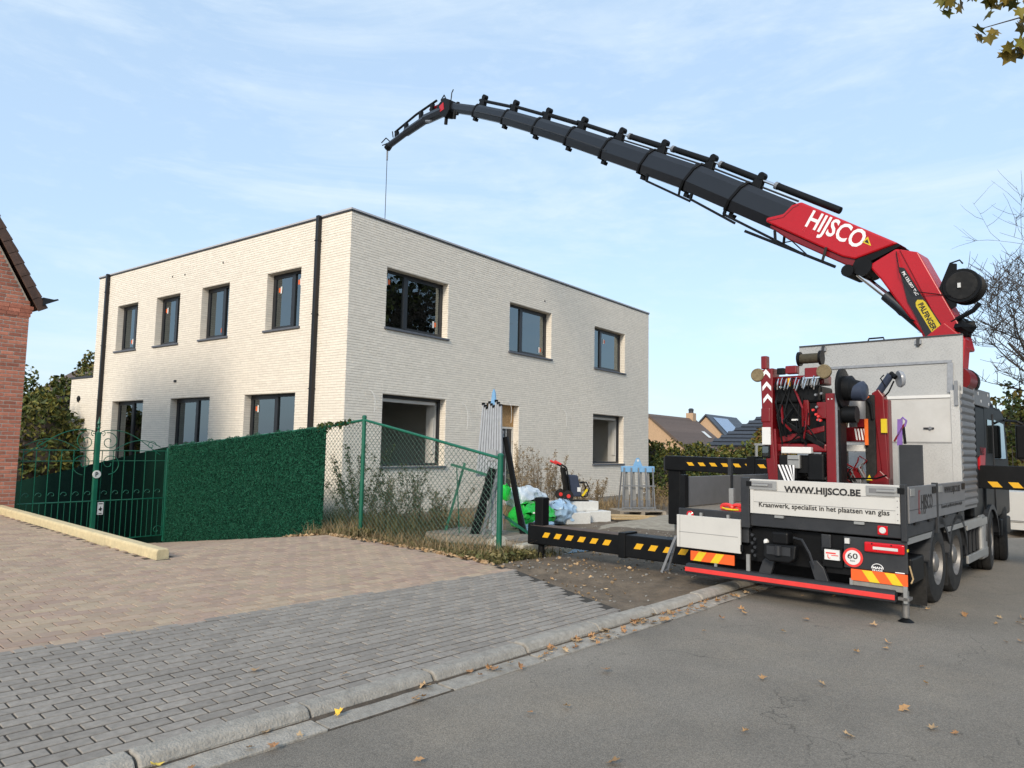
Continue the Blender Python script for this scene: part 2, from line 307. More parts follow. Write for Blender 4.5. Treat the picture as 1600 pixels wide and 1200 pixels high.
def blades(name,P,h,m,lean=.35,wid=.008,parent=None,**k):
    """bent grass blades, three quads each"""
    P=np.asarray(P,float); n=len(P); hh=h*rng.uniform(.45,1.25,n); az=rng.uniform(0,2*np.pi,n); d=np.stack([np.cos(az),np.sin(az),0*az],1); le=lean*rng.uniform(.2,1.4,n)
    sd=np.stack([-np.sin(az),np.cos(az),0*az],1)*wid
    Vs=[]
    for u,wf in ((0,1),(.4,.85),(.75,.55),(1,.08)):
        c=P+d*(le*hh*u*u)[:,None]; c[:,2]+=hh*u*(1-.25*le*u)
        Vs+= [c-sd*wf,c+sd*wf]
    V=np.stack(Vs,1).reshape(-1,3); b=(np.arange(n)*8)[:,None]
    F=np.concatenate([b+np.array([[0,1,3,2]]),b+np.array([[2,3,5,4]]),b+np.array([[4,5,7,6]])])
    return tag(link(name,npmesh(name,V,F),m,parent),**k)
def text(name,s,m,parent,org,right,up,width,height,bold=0,split=False,depth=.002):
    """flat lettering fitted to width x cap height, lower left corner at org"""
    cu=bpy.data.curves.new(name,'FONT'); cu.body=s; cu.offset=bold; cu.extrude=.002; cu.resolution_u=3
    to=bpy.data.objects.new('tmp',cu); C.objects.link(to); dg=bpy.context.evaluated_depsgraph_get(); me=bpy.data.meshes.new_from_object(to.evaluated_get(dg))
    bpy.data.objects.remove(to); bpy.data.curves.remove(cu)
    co=np.empty(len(me.vertices)*3,np.float32); me.vertices.foreach_get('co',co); co=co.reshape(-1,3)
    x0,x1=co[:,0].min(),co[:,0].max(); y0=0.0; y1=.69
    right=Vector(right).normalized(); up=Vector(up).normalized(); nrm=right.cross(up)
    u=(co[:,0]-x0)/(x1-x0)*width; v=(co[:,1]-y0)/(y1-y0)*height
    comp=None
    if split:
        comp=np.arange(len(co)); E_=np.array([e.vertices[:] for e in me.edges])
        for _ in range(400):
            lo=np.minimum(comp[E_[:,0]],comp[E_[:,1]]); c2=comp.copy(); np.minimum.at(c2,E_[:,0],lo); np.minimum.at(c2,E_[:,1],lo); c2=c2[c2]
            if (c2==comp).all(): break
            comp=c2
        ids=sorted([i for i in set(comp.tolist()) if np.ptp(v[comp==i])>.4*height],key=lambda i:u[comp==i].mean())
        j=ids[2]; k=(comp==j)&(v<.4*height); v[k]-=.30*height      # the long J stroke
    d=co[:,2]*0+np.where(co[:,2]>0,depth,0)
    Vv=np.array(org)[None]+u[:,None]*np.array(right)[None]+v[:,None]*np.array(up)[None]+d[:,None]*np.array(nrm)[None]
    me.vertices.foreach_set('co',Vv.astype(np.float32).ravel()); me.materials.clear(); me.update()
    if split:
        for i in ids:
            sel=np.where(comp==i)[0]; mp_={int(a):n for n,a in enumerate(sel)}; b=MB(); b.add([tuple(Vv[a]) for a in sel],[tuple(mp_[w_] for w_ in p.vertices) for p in me.polygons if p.vertices[0] in mp_]); b.build('letter',m,parent)
        return
    return link(name,me,m,parent)
def copy_tree(o,parent=None):
    c=o.copy(); C.objects.link(c)
    if parent is not None: c.parent=parent
    for ch in list(o.children): copy_tree(ch,c)
    return c
# ================================================================ the setting
def interp(x,pts):
    if x<=pts[0][0]: return pts[0][1]
    for (a,b),(c,d) in zip(pts,pts[1:]):
        if x<=c: return b+(d-b)*(x-a)/(c-a)
    return pts[-1][1]
GUT=[(-60,8.9),(-4,4.05),(2.4,3.49),(5.8,3.19),(8.8,2.94),(12,2.6),(15,2.1),(17.5,1.3),(19.5,0),(22,-2.5),(30,-12),(60,-50)]
def gut(x): return interp(x,GUT)
RAMP=9.6
def xb(y): return 4.82+.055*(y-9.15)
def zp(y): return .075+.017*(y-3.8)
def zs(x,y):
    if y>RAMP and x>xb(y)+.05: return zp(RAMP)-.115*(y-RAMP)
    return zp(y)
from mathutils import noise as mnoise
def lot(x,y):
    """height of the soil"""
    n=mnoise.noise(Vector((x*.7,y*.7,0)))*.05+mnoise.noise(Vector((x*2.3,y*2.3,3)))*.025
    if y<gut(x)+.25: return -.14
    if x<8.0 and y<9.4: return min(zp(y)-.1,.02)-.02
    if x<9.0 and y>=9.4:
        k=zs(8.,y)-.10
        return k if x>4.6 else min(zp(y)-.1,.3)
    z=.03-.035*max(0,y-6.5)
    z=max(z,-.22)
    if x>27: z-=min(.4,(x-27)*.06)
    if x<9.6 and y>10: # bank down to the drive
        t=(9.6-x)/.6; z=z*(1-t)+(zs(8.,y)+.02)*t
    k=min(1,max(0,(y-gut(x)-.25)/.5))
    return z*k+.045*(1-k)+n*k
xs=[-600,-200,-60,-20,-6,-2,1,3,4.4,4.7]+list(np.arange(5,28,.22))+[28.5,30,33,37,42,50,65,90,150,300,800]
ys=[-600,-200,-80,-40,-20,-12]+list(np.arange(-8,2,.7))+list(np.arange(2,14.2,.22))+[14.8,15.5,16.5,18,20,22,25,28,32,38,45,55,75,110,200,400,800]
V=[(x,y,lot(x,y)) for y in ys for x in xs]; nx=len(xs)
F=[(j*nx+i,j*nx+i+1,(j+1)*nx+i+1,(j+1)*nx+i) for j in range(len(ys)-1) for i in range(nx-1)]
tag(link('ground',npmesh('ground',V,F,True),'dirt'),kind='structure')
# road
mb=MB(); X=list(np.arange(-60,-4,4))+list(np.arange(-4,30,.5))+[34,40,48,60]
vs=[]
for x in X:
    s=(gut(x+.3)-gut(x-.3))/.6; n=Vector((-s,1)).normalized(); p=Vector((x,gut(x)))
    vs+=[(p.x,p.y,.0),(p.x-n.x*3.4,p.y-n.y*3.4,.02),(p.x-n.x*6.6,p.y-n.y*6.6,0)]
fs=[]
for i in range(len(X)-1):
    for j in range(2): fs.append((3*i+j+1,3*i+j+4,3*i+j+3,3*i+j))
mb.add(vs,fs); tag(mb.build('road','asphalt',smooth=True),kind='structure')
# kerb stones and gutter slabs, one by one
kerb=tag(bpy.data.objects.new('kerb',None),kind='structure'); C.objects.link(kerb)
x=-4.0; i=0
while x<16.5:
    L_=.98; ca,cb=x,x+L_
    s=(gut(cb)-gut(ca))/L_; n=Vector((-s,1,0)).normalized(); d=Vector((n.y,-n.x,0))
    a=Vector((ca,gut(ca),0)); b=Vector((cb,gut(cb),0)); g=.008; jz=random.uniform(-.008,.008); jy=random.uniform(-.008,.008)
    a=a+d*g; b=b-d*g; m=MB()
    def kp(p,o,z): q=p+n*(o+jy); return (q.x,q.y,z)
    h=.085+jz
    prof=[(.165,-.15),(.165,h-.05),(.19,h-.012),(.225,h),(.325,h),(.325,-.15)]
    m.add([kp(a,*q) for q in prof]+[kp(b,*q) for q in prof],[tuple(range(6))[::-1],tuple(range(6,12))]+[(k,(k+1)%6,(k+1)%6+6,k+6) for k in range(6)])
    m.build('kerb_stone','kerb',kerb,bevel=.012)
    m=MB(); zz=.012+random.uniform(-.004,.004)
    m.hexa([kp(a,-.02,-.1),kp(b,-.02,-.1),kp(b,.163,-.1),kp(a,.163,-.1),kp(a,-.02,zz),kp(b,-.02,zz),kp(b,.163,zz+.006),kp(a,.163,zz+.006)])
    m.build('gutter_slab','kerb',kerb,bevel=.006)
    x+=L_; i+=1
# dirt gathered at the foot of the kerb and along the asphalt edge
for nm,o0,amp,zz in (('kerb_foot_dirt',.166,.045,.026),('edge_dirt',-.012,.018,.010)):
    V=[];F=[]
    for k,x in enumerate(np.arange(-3,12,.06)):
        s=(gut(x+.3)-gut(x-.3))/.6; n=Vector((-s,1,0)).normalized(); p=Vector((x,gut(x),0)); w_=amp*(.35+.9*abs(mnoise.noise(Vector((x*1.7,o0*9,1))))+.5*abs(mnoise.noise(Vector((x*7,o0,4)))))
        a=p+n*o0; b=p+n*(o0-w_); c=p+n*(o0+(0 if o0>0 else w_*.6))
        V+= [(c.x,c.y,zz),(b.x,b.y,zz-.010 if o0>0 else zz-.006)]
        if k: F.append((2*k-2,2*k-1,2*k+1,2*k))
    tag(link(nm,npmesh(nm,V,F,True),'gutterdirt'),label='dark dirt gathered along the '+('foot of the kerb' if o0>0 else 'asphalt edge'),cat='dirt',kind='stuff')
# paving
EDGE=[(3.2,6.35),(3.36,6.43),(4.62,7.04),(5.64,7.56),(6.4,7.75),(7.6,7.88),(30,7.88)]
def xedge(y): return interp(y,EDGE)
ANG=math.atan(-.093); e=Vector((math.cos(ANG),math.sin(ANG))); nn=Vector((-e.y,e.x))
def paver_bed(name,y0f,y1f,kind_m):
    us=np.arange(-3,9.2,.2); return us
vsb=[];fsb=[]; gx_=list(np.arange(-4,8.01,.25)); gy_=list(np.arange(2.8,26,.25))
def bedz(x,y): return zs(x,y)-.0055
idx={}
for jy,y in enumerate(gy_):
    for jx,x in enumerate(gx_):
        xx=min(x,xedge(y)+.03); idx[(jx,jy)]=len(vsb); vsb.append((xx,max(y,gut(xx)+.3),bedz(xx,max(y,gut(xx)+.3))))
for jy in range(len(gy_)-1):
    for jx in range(len(gx_)-1):
        q=[idx[(jx,jy)],idx[(jx+1,jy)],idx[(jx+1,jy+1)],idx[(jx,jy+1)]]
        if gy_[jy+1]<=gut(gx_[jx])+.25: continue
        fsb.append(tuple(q))
pave=tag(link('pavement',npmesh('pavement',vsb,fsb),'joint'),kind='structure')
drive=tag(bpy.data.objects.new('driveway',None),kind='structure'); C.objects.link(drive)
def lay(parent,m,name,l,wd,gap,r0,r1,xmin,stuffname,rg):
    items=[]; base=Vector((2.4,3.49+.33))
    r=0; off=r0
    while off<r1:
        u=-7+ (l/2 if r%2 else 0)+random.uniform(-.012,.012)
        while u<8:
            c=base+e*(u+l/2)+nn*(off+wd/2)
            if c.x>xmin and c.x+l*.35<xedge(c.y) and c.y<25.5 and not (c.y>9.1 and c.y<15.7 and abs(c.x-xb(c.y))<.13):
                items.append((c.x,c.y,random.uniform(-.0012,.0022),random.uniform(-.012,.012)))
            u+=l+gap
        off+=wd+rg; r+=1
    vis=[it for it in items if it[0]>it[1]/3.25]   # those the photograph shows
    vis.sort(key=lambda t:t[0]*t[0]+t[1]*t[1]); near=set(id(t) for t in vis[:300])
    # shared mesh for single pieces
    def piece(sh):
        hb=MB(); b=.0035; h=.05
        x,y=l/2,wd/2
        hb.add([(-x,-y,-h),(x,-y,-h),(x,y,-h),(-x,y,-h),(-x,-y,-b),(x,-y,-b),(x,y,-b),(-x,y,-b),(-x+b,-y+b,0),(x-b,-y+b,0),(x-b,y-b,0),(-x+b,y-b,0)],
          [(0,1,5,4),(1,2,6,5),(2,3,7,6),(3,0,4,7),(4,5,9,8),(5,6,10,9),(6,7,11,10),(7,4,8,11),(8,9,10,11)])
        return hb
    pm=piece(0); me=pm.mesh(name); me.materials.append(M[m]); pv=np.array(pm.v); pf=pm.f[:]
    SV=[];SF=[]; 
    for it in items:
        x,y,dz,da=it; z=zs(x,y)+dz
        sl=(zs(x,y+.1)-zs(x,y))/.1 if not(abs(y-RAMP)<.2) else 0
        if id(it) in near:
            o=bpy.data.objects.new(name,me); C.objects.link(o); o.parent=parent; o.location=(x,y,z); o.rotation_euler=(math.atan(sl)+random.uniform(-.004,.004),random.uniform(-.004,.004),ANG+da)
        else:
            ca,sa=math.cos(ANG+da),math.sin(ANG+da); q=pv.copy(); X_=q[:,0]*ca-q[:,1]*sa; Y_=q[:,0]*sa+q[:,1]*ca
            k=len(SV); SV.extend(np.stack([X_+x,Y_+y,q[:,2]+z+Y_*sl],1).tolist()); SF.extend([tuple(i+k for i in f) for f in pf])
    tag(link(stuffname,npmesh(stuffname,SV,SF),m,parent),kind='stuff')
lay(pave,'pav_grey','paver',.190,.088,.0115,0.0,2.225,-3,'far_pavers',.017)
lay(drive,'pav_red','paver',.176,.134,.008,2.235,25,-3,'far_pavers',.0115)
# retaining wall under the beam (ramp side)
m=MB(); m.hexa([(xb(9.2)+.0,9.2,-1.3),(xb(9.2)+.1,9.2,-1.3),(xb(26)+.1,26,-2.2),(xb(26),26,-2.2),(xb(9.2)+.0,9.2,zp(9.2)-.03),(xb(9.2)+.1,9.2,zp(9.2)-.03),(xb(26)+.1,26,zp(26)-.03),(xb(26),26,zp(26)-.03)])
m.build('retaining_wall','plinth',label='low concrete retaining wall below the yellow kerb beam beside the ramp',cat='wall')
m=MB(); y0,y1=9.12,15.9; 
def bp(y,o,z): return (xb(y)+o,y,zp(y)+z)
pr=[(-.085,-.03),(.085,-.03),(.085,.10),(.065,.125),(-.065,.125),(-.085,.10)]
m.add([bp(y0,*q) for q in pr]+[bp(y1,*q) for q in pr],[tuple(range(6))[::-1],tuple(range(6,12))]+[(k,(k+1)%6,(k+1)%6+6,k+6) for k in range(6)])
m.build('kerb_beam','beam',bevel=.012,label='long yellowish concrete beam lying along the edge of the paved drive',cat='kerb beam')

# ================================================================ white brick house
HX,HY=10.92,13.03; LR,LL=15.443,12.874; ZB,ZR=-.30,7.13
house=empty('brick_house',(HX,HY,0),label='new two-storey cream brick house with flat roof, still being finished',cat='house')
F1=(4.539,6.025); G=(1.145,2.901); GL=(.38,2.901)
OR=[(1.172,3.432,*F1),(6.18,8.434,*F1),(11.178,13.447,*F1),(1.163,3.443,*G),(11.124,13.374,*G),(5.167,6.74,.32,2.917)]
OL=[(1.80,3.226,*F1),(4.94,6.346,*F1),(7.518,8.91,*F1),(10.054,11.424,*F1),(1.827,3.98,*GL),(5.631,7.733,*GL),(9.346,11.377,*GL)]
def panels(L0,L1,z0,z1,ops):
    us=sorted({L0,L1,*[o[0] for o in ops],*[o[1] for o in ops]}); zz=sorted({z0,z1,*[o[2] for o in ops],*[o[3] for o in ops]})
    for a,b in zip(us,us[1:]):
        if a<L0-1e-6 or b>L1+1e-6: continue
        run=None
        for c,d in zip(zz,zz[1:]):
            cu,cz=(a+b)/2,(c+d)/2; hole=any(o[0]<cu<o[1] and o[2]<cz<o[3] for o in ops)
            if hole:
                if run: yield a,b,run[0],run[1]; run=None
            else: run=(run[0],d) if run else (c,d)
        if run: yield a,b,run[0],run[1]
m=MB()
for a,b,c,d in panels(0,LR,ZB,ZR,OR): m.box(a,.0,c,b,.30,d)
for a,b,c,d in panels(.30,LL,ZB,ZR,OL): m.box(0,a,c,.30,b,d)
m.box(LR-.3,.30,ZB,LR,LL,ZR); m.box(.3,LL-.3,ZB,LR-.3,LL,ZR)
m.build('wall','mortar',house)
# facing bricks: real relief, joined (too many and too small to pick apart)
CH=.0625; BL=.218; J=.011
def brickface(L,ops,z0,z1,place):
    V=[];F=[]; k=0; z=z0
    def one(a,b,za,zb_,dep):
        c=.002
        for (u,zz,o) in ((a,za,0),(b,za,0),(b,zb_,0),(a,zb_,0),(a+c,za+c,dep),(b-c,za+c,dep),(b-c,zb_-c,dep),(a+c,zb_-c,dep)): V.append(place(u,zz,o))
        n=len(V)-8; F.extend([(n+4,n+5,n+6,n+7),(n,n+1,n+5,n+4),(n+1,n+2,n+6,n+5),(n+2,n+3,n+7,n+6),(n+3,n,n+4,n+7)])
    while z<z1-CH*.5:
        zt=min(z+CH-J,z1-.002); cz=(z+zt)/2
        iv=[(0.,L)]
        for o in ops:
            if o[2]-.02<cz<o[3]+.01:
                nv=[]
                for a,b in iv:
                    if o[1]<=a or o[0]>=b: nv.append((a,b)); continue
                    if o[0]>a: nv.append((a,o[0]))
                    if o[1]<b: nv.append((o[1],b))
                iv=nv
        sh=random.random()*BL
        for a,b in iv:
            u=a-sh if a==0 else a-random.uniform(0,.5)*BL
            while u<b:
                s0,s1=max(u,a),min(u+BL-.004,b)
                if s1-s0>.02: one(s0,s1,z+random.uniform(0,.004),zt+random.uniform(-.004,.001),random.uniform(.0045,.0070))
                u+=BL
        z+=CH; k+=1
    return V,F
PLT=-.02
V,F=brickface(LR,OR,PLT,ZR-.01,lambda u,z,o:(u,-o,z))
for o in OR:   # jambs
    for u,sg in ((o[0],1),(o[1],-1)):
        z=o[2]+.01
        while z<o[3]-.03:
            n=len(V); d=random.uniform(.006,.010); zz=z+CH-J
            for (du,v) in ((0,.0),(d,.002),(d,.195),(0,.197)):
                V.append((u+sg*du,v,z)); V.append((u+sg*du,v,zz))
            F.extend([(n+2,n+4,n+5,n+3),(n,n+2,n+3,n+1),(n+1,n+3,n+5,n+7),(n,n+6,n+4,n+2)]); z+=CH
tag(link('facing_bricks',npmesh('fb',V,F),'brick_white',house),kind='stuff')
V,F=brickface(LL,OL,PLT,ZR-.01,lambda u,z,o:(-o,u,z))
for o in OL:
    for u,sg in ((o[0],1),(o[1],-1)):
        z=o[2]+.01
        while z<o[3]-.03:
            n=len(V); d=random.uniform(.006,.010); zz=z+CH-J
            for (du,v) in ((0,.0),(d,.002),(d,.195),(0,.197)):
                V.append((v,u+sg*du,z)); V.append((v,u+sg*du,zz))
            F.extend([(n+2,n+4,n+5,n+3),(n,n+2,n+3,n+1),(n+1,n+3,n+5,n+7),(n,n+6,n+4,n+2)]); z+=CH
tag(link('facing_bricks',npmesh('fb',V,F),'brick_white',house),kind='stuff')
m=MB(); m.box(-.008,-.010,ZB-.4,LR+.004,.02,PLT-.004); m.box(-.008,.02,ZB-1.6,.02,LL,PLT-.004); m.build('plinth','plinth',house)
# coping
m=MB(); m.box(-.035,-.035,ZR+.022,LR+.03,.34,ZR+.062); m.box(-.035,.34,ZR+.022,.34,LL+.03,ZR+.062); m.build('coping','coping',house)
m=MB(); m.box(-.028,-.028,ZR-.012,LR+.02,.34,ZR+.021); m.box(-.028,.34,ZR-.012,.34,LL+.02,ZR+.021); m.build('coping_drip','coping_d',house)
m=MB(); m.box(.3,.3,6.75,LR-.3,LL-.3,6.95); m.build('roof','screed',house)
m=MB(); m.box(.3,.3,3.2,LR-.3,LL-.3,3.5); m.build('upper_floor','plaster_w',house)
m=MB(); m.box(.3,.3,.0,LR-.3,LL-.3,.30); m.build('ground_floor','screed',house)
m=MB()
for z0,z1 in ((.3,3.2),(3.5,6.75)):
    m.box(.3,4.6,z0,2.6,4.72,z1); m.box(2.6,4.6,z0+2.15,3.6,4.72,z1); m.box(3.6,4.6,z0,LR-.3,4.72,z1)
    m.box(4.5,.3,z0,4.62,4.6,z1); m.box(9.8,.3,z0,9.92,4.6,z1); m.box(8.2,4.72,z0,8.32,LL-.3,z1); m.box(13.9,.3,z0,14.0,4.6,z1)
m.build('partition_wall','plaster',house)
def window(face,o,fr,glaze=True,stick=(),sill=True,lab=None,fh=.07):
    """frame set back in its opening; fr = mullion positions as fractions of the width"""
    a,b,z0,z1=o; D0,D1=.20,.27
    if face=='R': P=lambda u,v,z:(u,v,z)
    else: P=lambda u,v,z:(v,u,z)
    def bx(m,u0,u1,v0,v1,za,zb_):
        p=[P(u0,v0,za),P(u1,v0,za),P(u1,v1,za),P(u0,v1,za)]; q=[P(u0,v0,zb_),P(u1,v0,zb_),P(u1,v1,zb_),P(u0,v1,zb_)]; m.hexa(p+q)
    m=MB(); bx(m,a,b,D0,D1,z0,z0+fh); bx(m,a,b,D0,D1,z1-fh,z1); bx(m,a,a+fh,D0,D1,z0+fh,z1-fh); bx(m,b-fh,b,D0,D1,z0+fh,z1-fh)
    cuts=[a+fh]+[a+(b-a)*f for f in fr]+[b-fh]
    for c in cuts[1:-1]: bx(m,c-.055,c+.055,D0-.012,D1,z0+fh,z1-fh)
    w_=m.build('window','frame',house,bevel=.006)
    if lab: w_['label']=lab
    if glaze:
        for i,(c,d) in enumerate(zip(cuts,cuts[1:])):
            c2=c+(.055 if i else 0); d2=d-(.055 if i<len(cuts)-2 else 0)
            if i: # opening sash
                m=MB(); s=.045
                bx(m,c2,d2,D0+.004,D0+.05,z0+fh,z0+fh+s); bx(m,c2,d2,D0+.004,D0+.05,z1-fh-s,z1-fh); bx(m,c2,c2+s,D0+.004,D0+.05,z0+fh+s,z1-fh-s); bx(m,d2-s,d2,D0+.004,D0+.05,z0+fh+s,z1-fh-s)
                m.build('sash','frame',w_)
            m=MB(); bx(m,c2,d2,D0+.028,D0+.032,z0+fh,z1-fh); m.build('pane','glass',w_)
    for (f,h) in stick:
        u=a+(b-a)*f; z=z0+(z1-z0)*h
        m=MB(); bx(m,u-.045,u+.015,D0+.014,D0+.018,z-.09,z+.09); m.build('sticker','label',w_)
        m=MB(); bx(m,u+.017,u+.09,D0+.014,D0+.018,z-.06,z+.06); m.build('sticker','orange_s',w_)
    if sill:
        m=MB(); bx(m,a-.04,b+.04,-.055,D0,z0-.055,z0-.003); m.build('sill','sill',w_,bevel=.006)
    return w_
window('R',OR[0],(.37,),stick=((.10,.80),(.86,.24)))
window('R',OR[1],(.37,),stick=((.84,.18),))
window('R',OR[2],(.33,),stick=((.45,.72),))
window('R',OR[3],(),glaze=False,lab='unglazed ground floor window with open white lining')
window('R',OR[4],(),glaze=False,lab='unglazed ground floor window showing a bare grey room')
for o,st in zip(OL[:4],((( .22,.80),(.78,.72)),((.42,.16),),((.22,.76),(.8,.74)),((.5,.2),))): window('L',o,(.38,),stick=st)
window('L',OL[4],(.47,),stick=((.86,.86),),sill=False); window('L',OL[5],(.45,),sill=False); window('L',OL[6],(.5,),sill=False)
for o in (OR[3],OR[4]):
    m=MB(); m.box(o[1]-.085,.28,o[2]+.05,o[1]-.06,.62,o[3]-.10); m.box(o[1]-.14,.30,o[2]+.3,o[1]-.087,.42,o[3]-.5); m.build('window_lining','white',house)
    m=MB(); m.box(o[0]+.07,.29,o[3]-.16,o[1]-.1,.42,o[3]-.08); m.build('blind_box','plaster_w',house)
m=MB(); m.box(1.5,4.52,.31,2.55,4.585,2.5); m.build('doorway_shade','black',house)  # black slab on the partition, painting the shade inside an open doorway
# front door opening: chipboard over an unfinished door
o=OR[5]; m=MB(); m.box(o[0]+.0,.20,2.28,o[1],.225,o[3]); m.build('chipboard_panel','osb',house)
m=MB(); m.box(o[0],.20,2.22,o[1],.27,2.275); m.box(o[0],.20,.33,o[0]+.06,.27,2.22); m.box(o[1]-.06,.20,.33,o[1],.27,2.22); m.build('door_frame','white',house)
m=MB(); m.box(o[0]+.062,.225,.34,o[1]-.35,.27,2.21); m.box(o[1]-.29,.225,.34,o[1]-.062,.27,2.21); d_=m.build('door','frame',house)
m=MB(); m.box(o[1]-.346,.235,.34,o[1]-.294,.262,2.21); m.build('pane','lamp_w',d_)
for v in (1.06,12.08):
    m=MB(); m.box(-.125,v,-.3,-.022,v+.105,ZR+.05); dp=m.build('downpipe','pipe',house,bevel=.012)
    m=MB()
    for z in (6.55,4.75,2.95,1.2): m.box(-.135,v-.012,z,-.012,v+.117,z+.025)
    m.build('pipe_bracket','pipe',dp)
# loose cable ends hanging from the facade
for (u,z,s) in ((.70,2.95,.55),(4.05,2.85,.75),(6.05,3.05,.7),(9.1,2.95,.6)):
    pts=[(u+.28*math.sin(t*1.9)*s*.8,-.03-.10*math.sin(t*2.2),z-s*t*t*.95) for t in np.linspace(0,1,9)]
    MB().tube(pts,.006,5).build('cable','label',house)
for (y,z) in ((7.45,3.38),): MB().box(-.03,y,z,-.005,y+.12,z+.06).build('vent_hole','black',house)
for (y,z) in ((8.0,6.55),(7.3,6.52),(5.3,6.6)): MB().box(-.022,y,z,-.005,y+.03,z+.05).build('wall_anchor','black',house)
MB().box(8.0,-.022,6.35,8.04,-.005,6.39).build('wall_anchor','black',house)
# single storey rear extension
ext=empty('rear_extension',(HX,HY+LL,0),label='lower cream brick extension at the back of the house',cat='extension')
EL=1.66; m=MB(); m.box(0,.002,-1.7,4,EL,3.745); m.build('wall','mortar',ext)
V,F=brickface(EL,[],-.5,3.74,lambda u,z,o:(-o,u,z)); tag(link('facing_bricks',npmesh('fb',V,F),'brick_white',ext),kind='stuff')
MB().box(-.03,.0,3.75,4,EL+.03,3.82).build('coping','coping_d',ext)
MB().blob((-.02,.95,3.05),(.06,.09,.10),8,5,.3,3).build('wall_lamp','black',ext)

# ================================================================ red brick neighbour (corner of its gable)
nb=empty('neighbour_house',(5.56,16.2,0),label='red brick house gable with brown roof tiles at the left edge',cat='house')
BZ=.24; EZ=4.32; SL=1.77; WID=3.1
def rz(x): return EZ+.08+SL*min(-x,WID+x) if True else 0   # roof underside over local x (0 .. -WID)
m=MB(); pts=[(0,0,BZ-2.2),(0,0,EZ),(-WID/2,0,EZ+SL*WID/2),(-WID,0,EZ),(-WID,0,BZ-2.2)]; m.prism(pts,(0,5.2,0)); m.build('wall','mortar_g',nb)
V=[];F=[];singles=[]; k=0; z=BZ; CB=.074
BM=MB(); BM.add([(0,0,0),(.203,0,0),(.203,0,.058),(0,0,.058),(.003,-.007,.003),(.200,-.007,.003),(.200,-.007,.055),(.003,-.007,.055)],[(4,5,6,7),(0,1,5,4),(1,2,6,5),(2,3,7,6),(3,0,4,7)])
bme=BM.mesh('brick'); bme.materials.append(M['brick_red']); HBM=MB(); HBM.add([(x*.475,y,z_) for x,y,z_ in BM.v],BM.f); hme=HBM.mesh('half_brick'); hme.materials.append(M['brick_red'])
cnt=0
while z<EZ+SL*1.3:
    xr=0 if z<EZ else -(z-EZ)/SL-.06
    x=xr
    half=(k%2==0); first=True
    while x>-1.5:
        wd=.098 if (first and half) else .208
        x0=x-wd
        if x0>-.80 and cnt<300:
            o=bpy.data.objects.new('brick',hme if wd<.15 else bme); C.objects.link(o); o.parent=nb; o.location=(x0,-random.uniform(0,.003),z+random.uniform(-.002,.002)); cnt+=1
        else:
            s=wd/.208; n=len(V); dy=random.uniform(0,.003)
            for (a,b,c) in BM.v: V.append((x0+a*s,b-dy,z+c))
            F.extend([tuple(i+n for i in f) for f in BM.f])
        x=x0-.010; first=False
    z+=CB; k+=1
tag(link('far_bricks',npmesh('fbr',V,F),'brick_red',nb),kind='stuff')
# roof: slabs and verge tiles
m=MB(); t=.05
for sg in (1,-1):
    a=(0.18 if sg>0 else -WID-.18); ze=EZ-.10
    m.prism([(a,-.10,ze),(a,-.10,ze+t),(-WID/2,-.10,EZ+SL*WID/2+.2+t),(-WID/2,-.10,EZ+SL*WID/2+.2)],(0,5.4,0))
rf=m.build('roof','tile',nb)
for i in range(14):
    s0=i*.235; d=Vector((-1,0,SL)).normalized(); p=Vector((.20,-.14,EZ-.10))+d*s0; q=p+d*.262; nrm=Vector((SL,0,1)).normalized(); tk_=.035+.016
    m=MB(); up=nrm*(.05); m.prism([p+up*.3,q+up*.3,q+up*.3+nrm*.05,p+up*.3+nrm*.075],(0,.30,0)); m.build('verge_tile','tile',rf,bevel=.012)
    m=MB(); m.prism([p-nrm*.10,q-nrm*.10,q+nrm*.03,p+nrm*.03],(0,.035,0)); m.build('verge_tile','tile',rf,bevel=.008)
for j,(zz,dx) in enumerate(((EZ-.09,.075),(EZ-.165,.055),(EZ-.24,.03))):
    for kx in range(3):
        MB().box(dx-.21*(kx+1),-.016,zz-.03,dx-.21*kx-.012,.30,zz+.034).build('corbel_brick','brick_red',nb)
m=MB(); pf=[(.17,-.16,EZ-.02),(.45,-.16,EZ+.13),(.43,-.16,EZ+.155),(.36,-.16,EZ+.13),(.17,-.16,EZ+.14)]; m.prism(pf,(0,5.2,0)); m.build('gutter','pipe',nb)
# ================================================================ chain-link fence along the drive
FX=8.60
fence=empty('chainlink_fence',(FX,6.67,0),label='green chain-link fence with sloping top rail between drive and building plot',cat='fence')
def fl(y,z,o=0): return (o,y-6.67,z)
def ftop(y): return interp(y,[(6.67,1.50),(9.71,2.10),(10.75,1.98),(16.3,1.545)])
def fbot(y): return interp(y,[(6.67,.03),(9.71,.14),(10.75,.0),(16.3,-.56)])
for y,z0,z1,r in ((6.67,-.1,1.545,.043),(9.71,.0,2.15,.036)):
    p=MB().tube([fl(y,z0),fl(y,z1)],r,14).build('post','green',fence,smooth=True)
    MB().lathe(fl(y,z1),(0,0,1),[(r+.006,-.03),(r+.006,.005),(r*.6,.022),(.002,.026)],14).build('post_cap','green',p,smooth=True)
MB().tube([fl(6.67,1.49),fl(9.71,2.09)],.023,10).build('top_rail','green',fence,smooth=True)
MB().tube([fl(9.71,2.09),fl(10.75,1.97),fl(16.25,1.525)],.023,10).build('top_rail','green',fence,smooth=True)
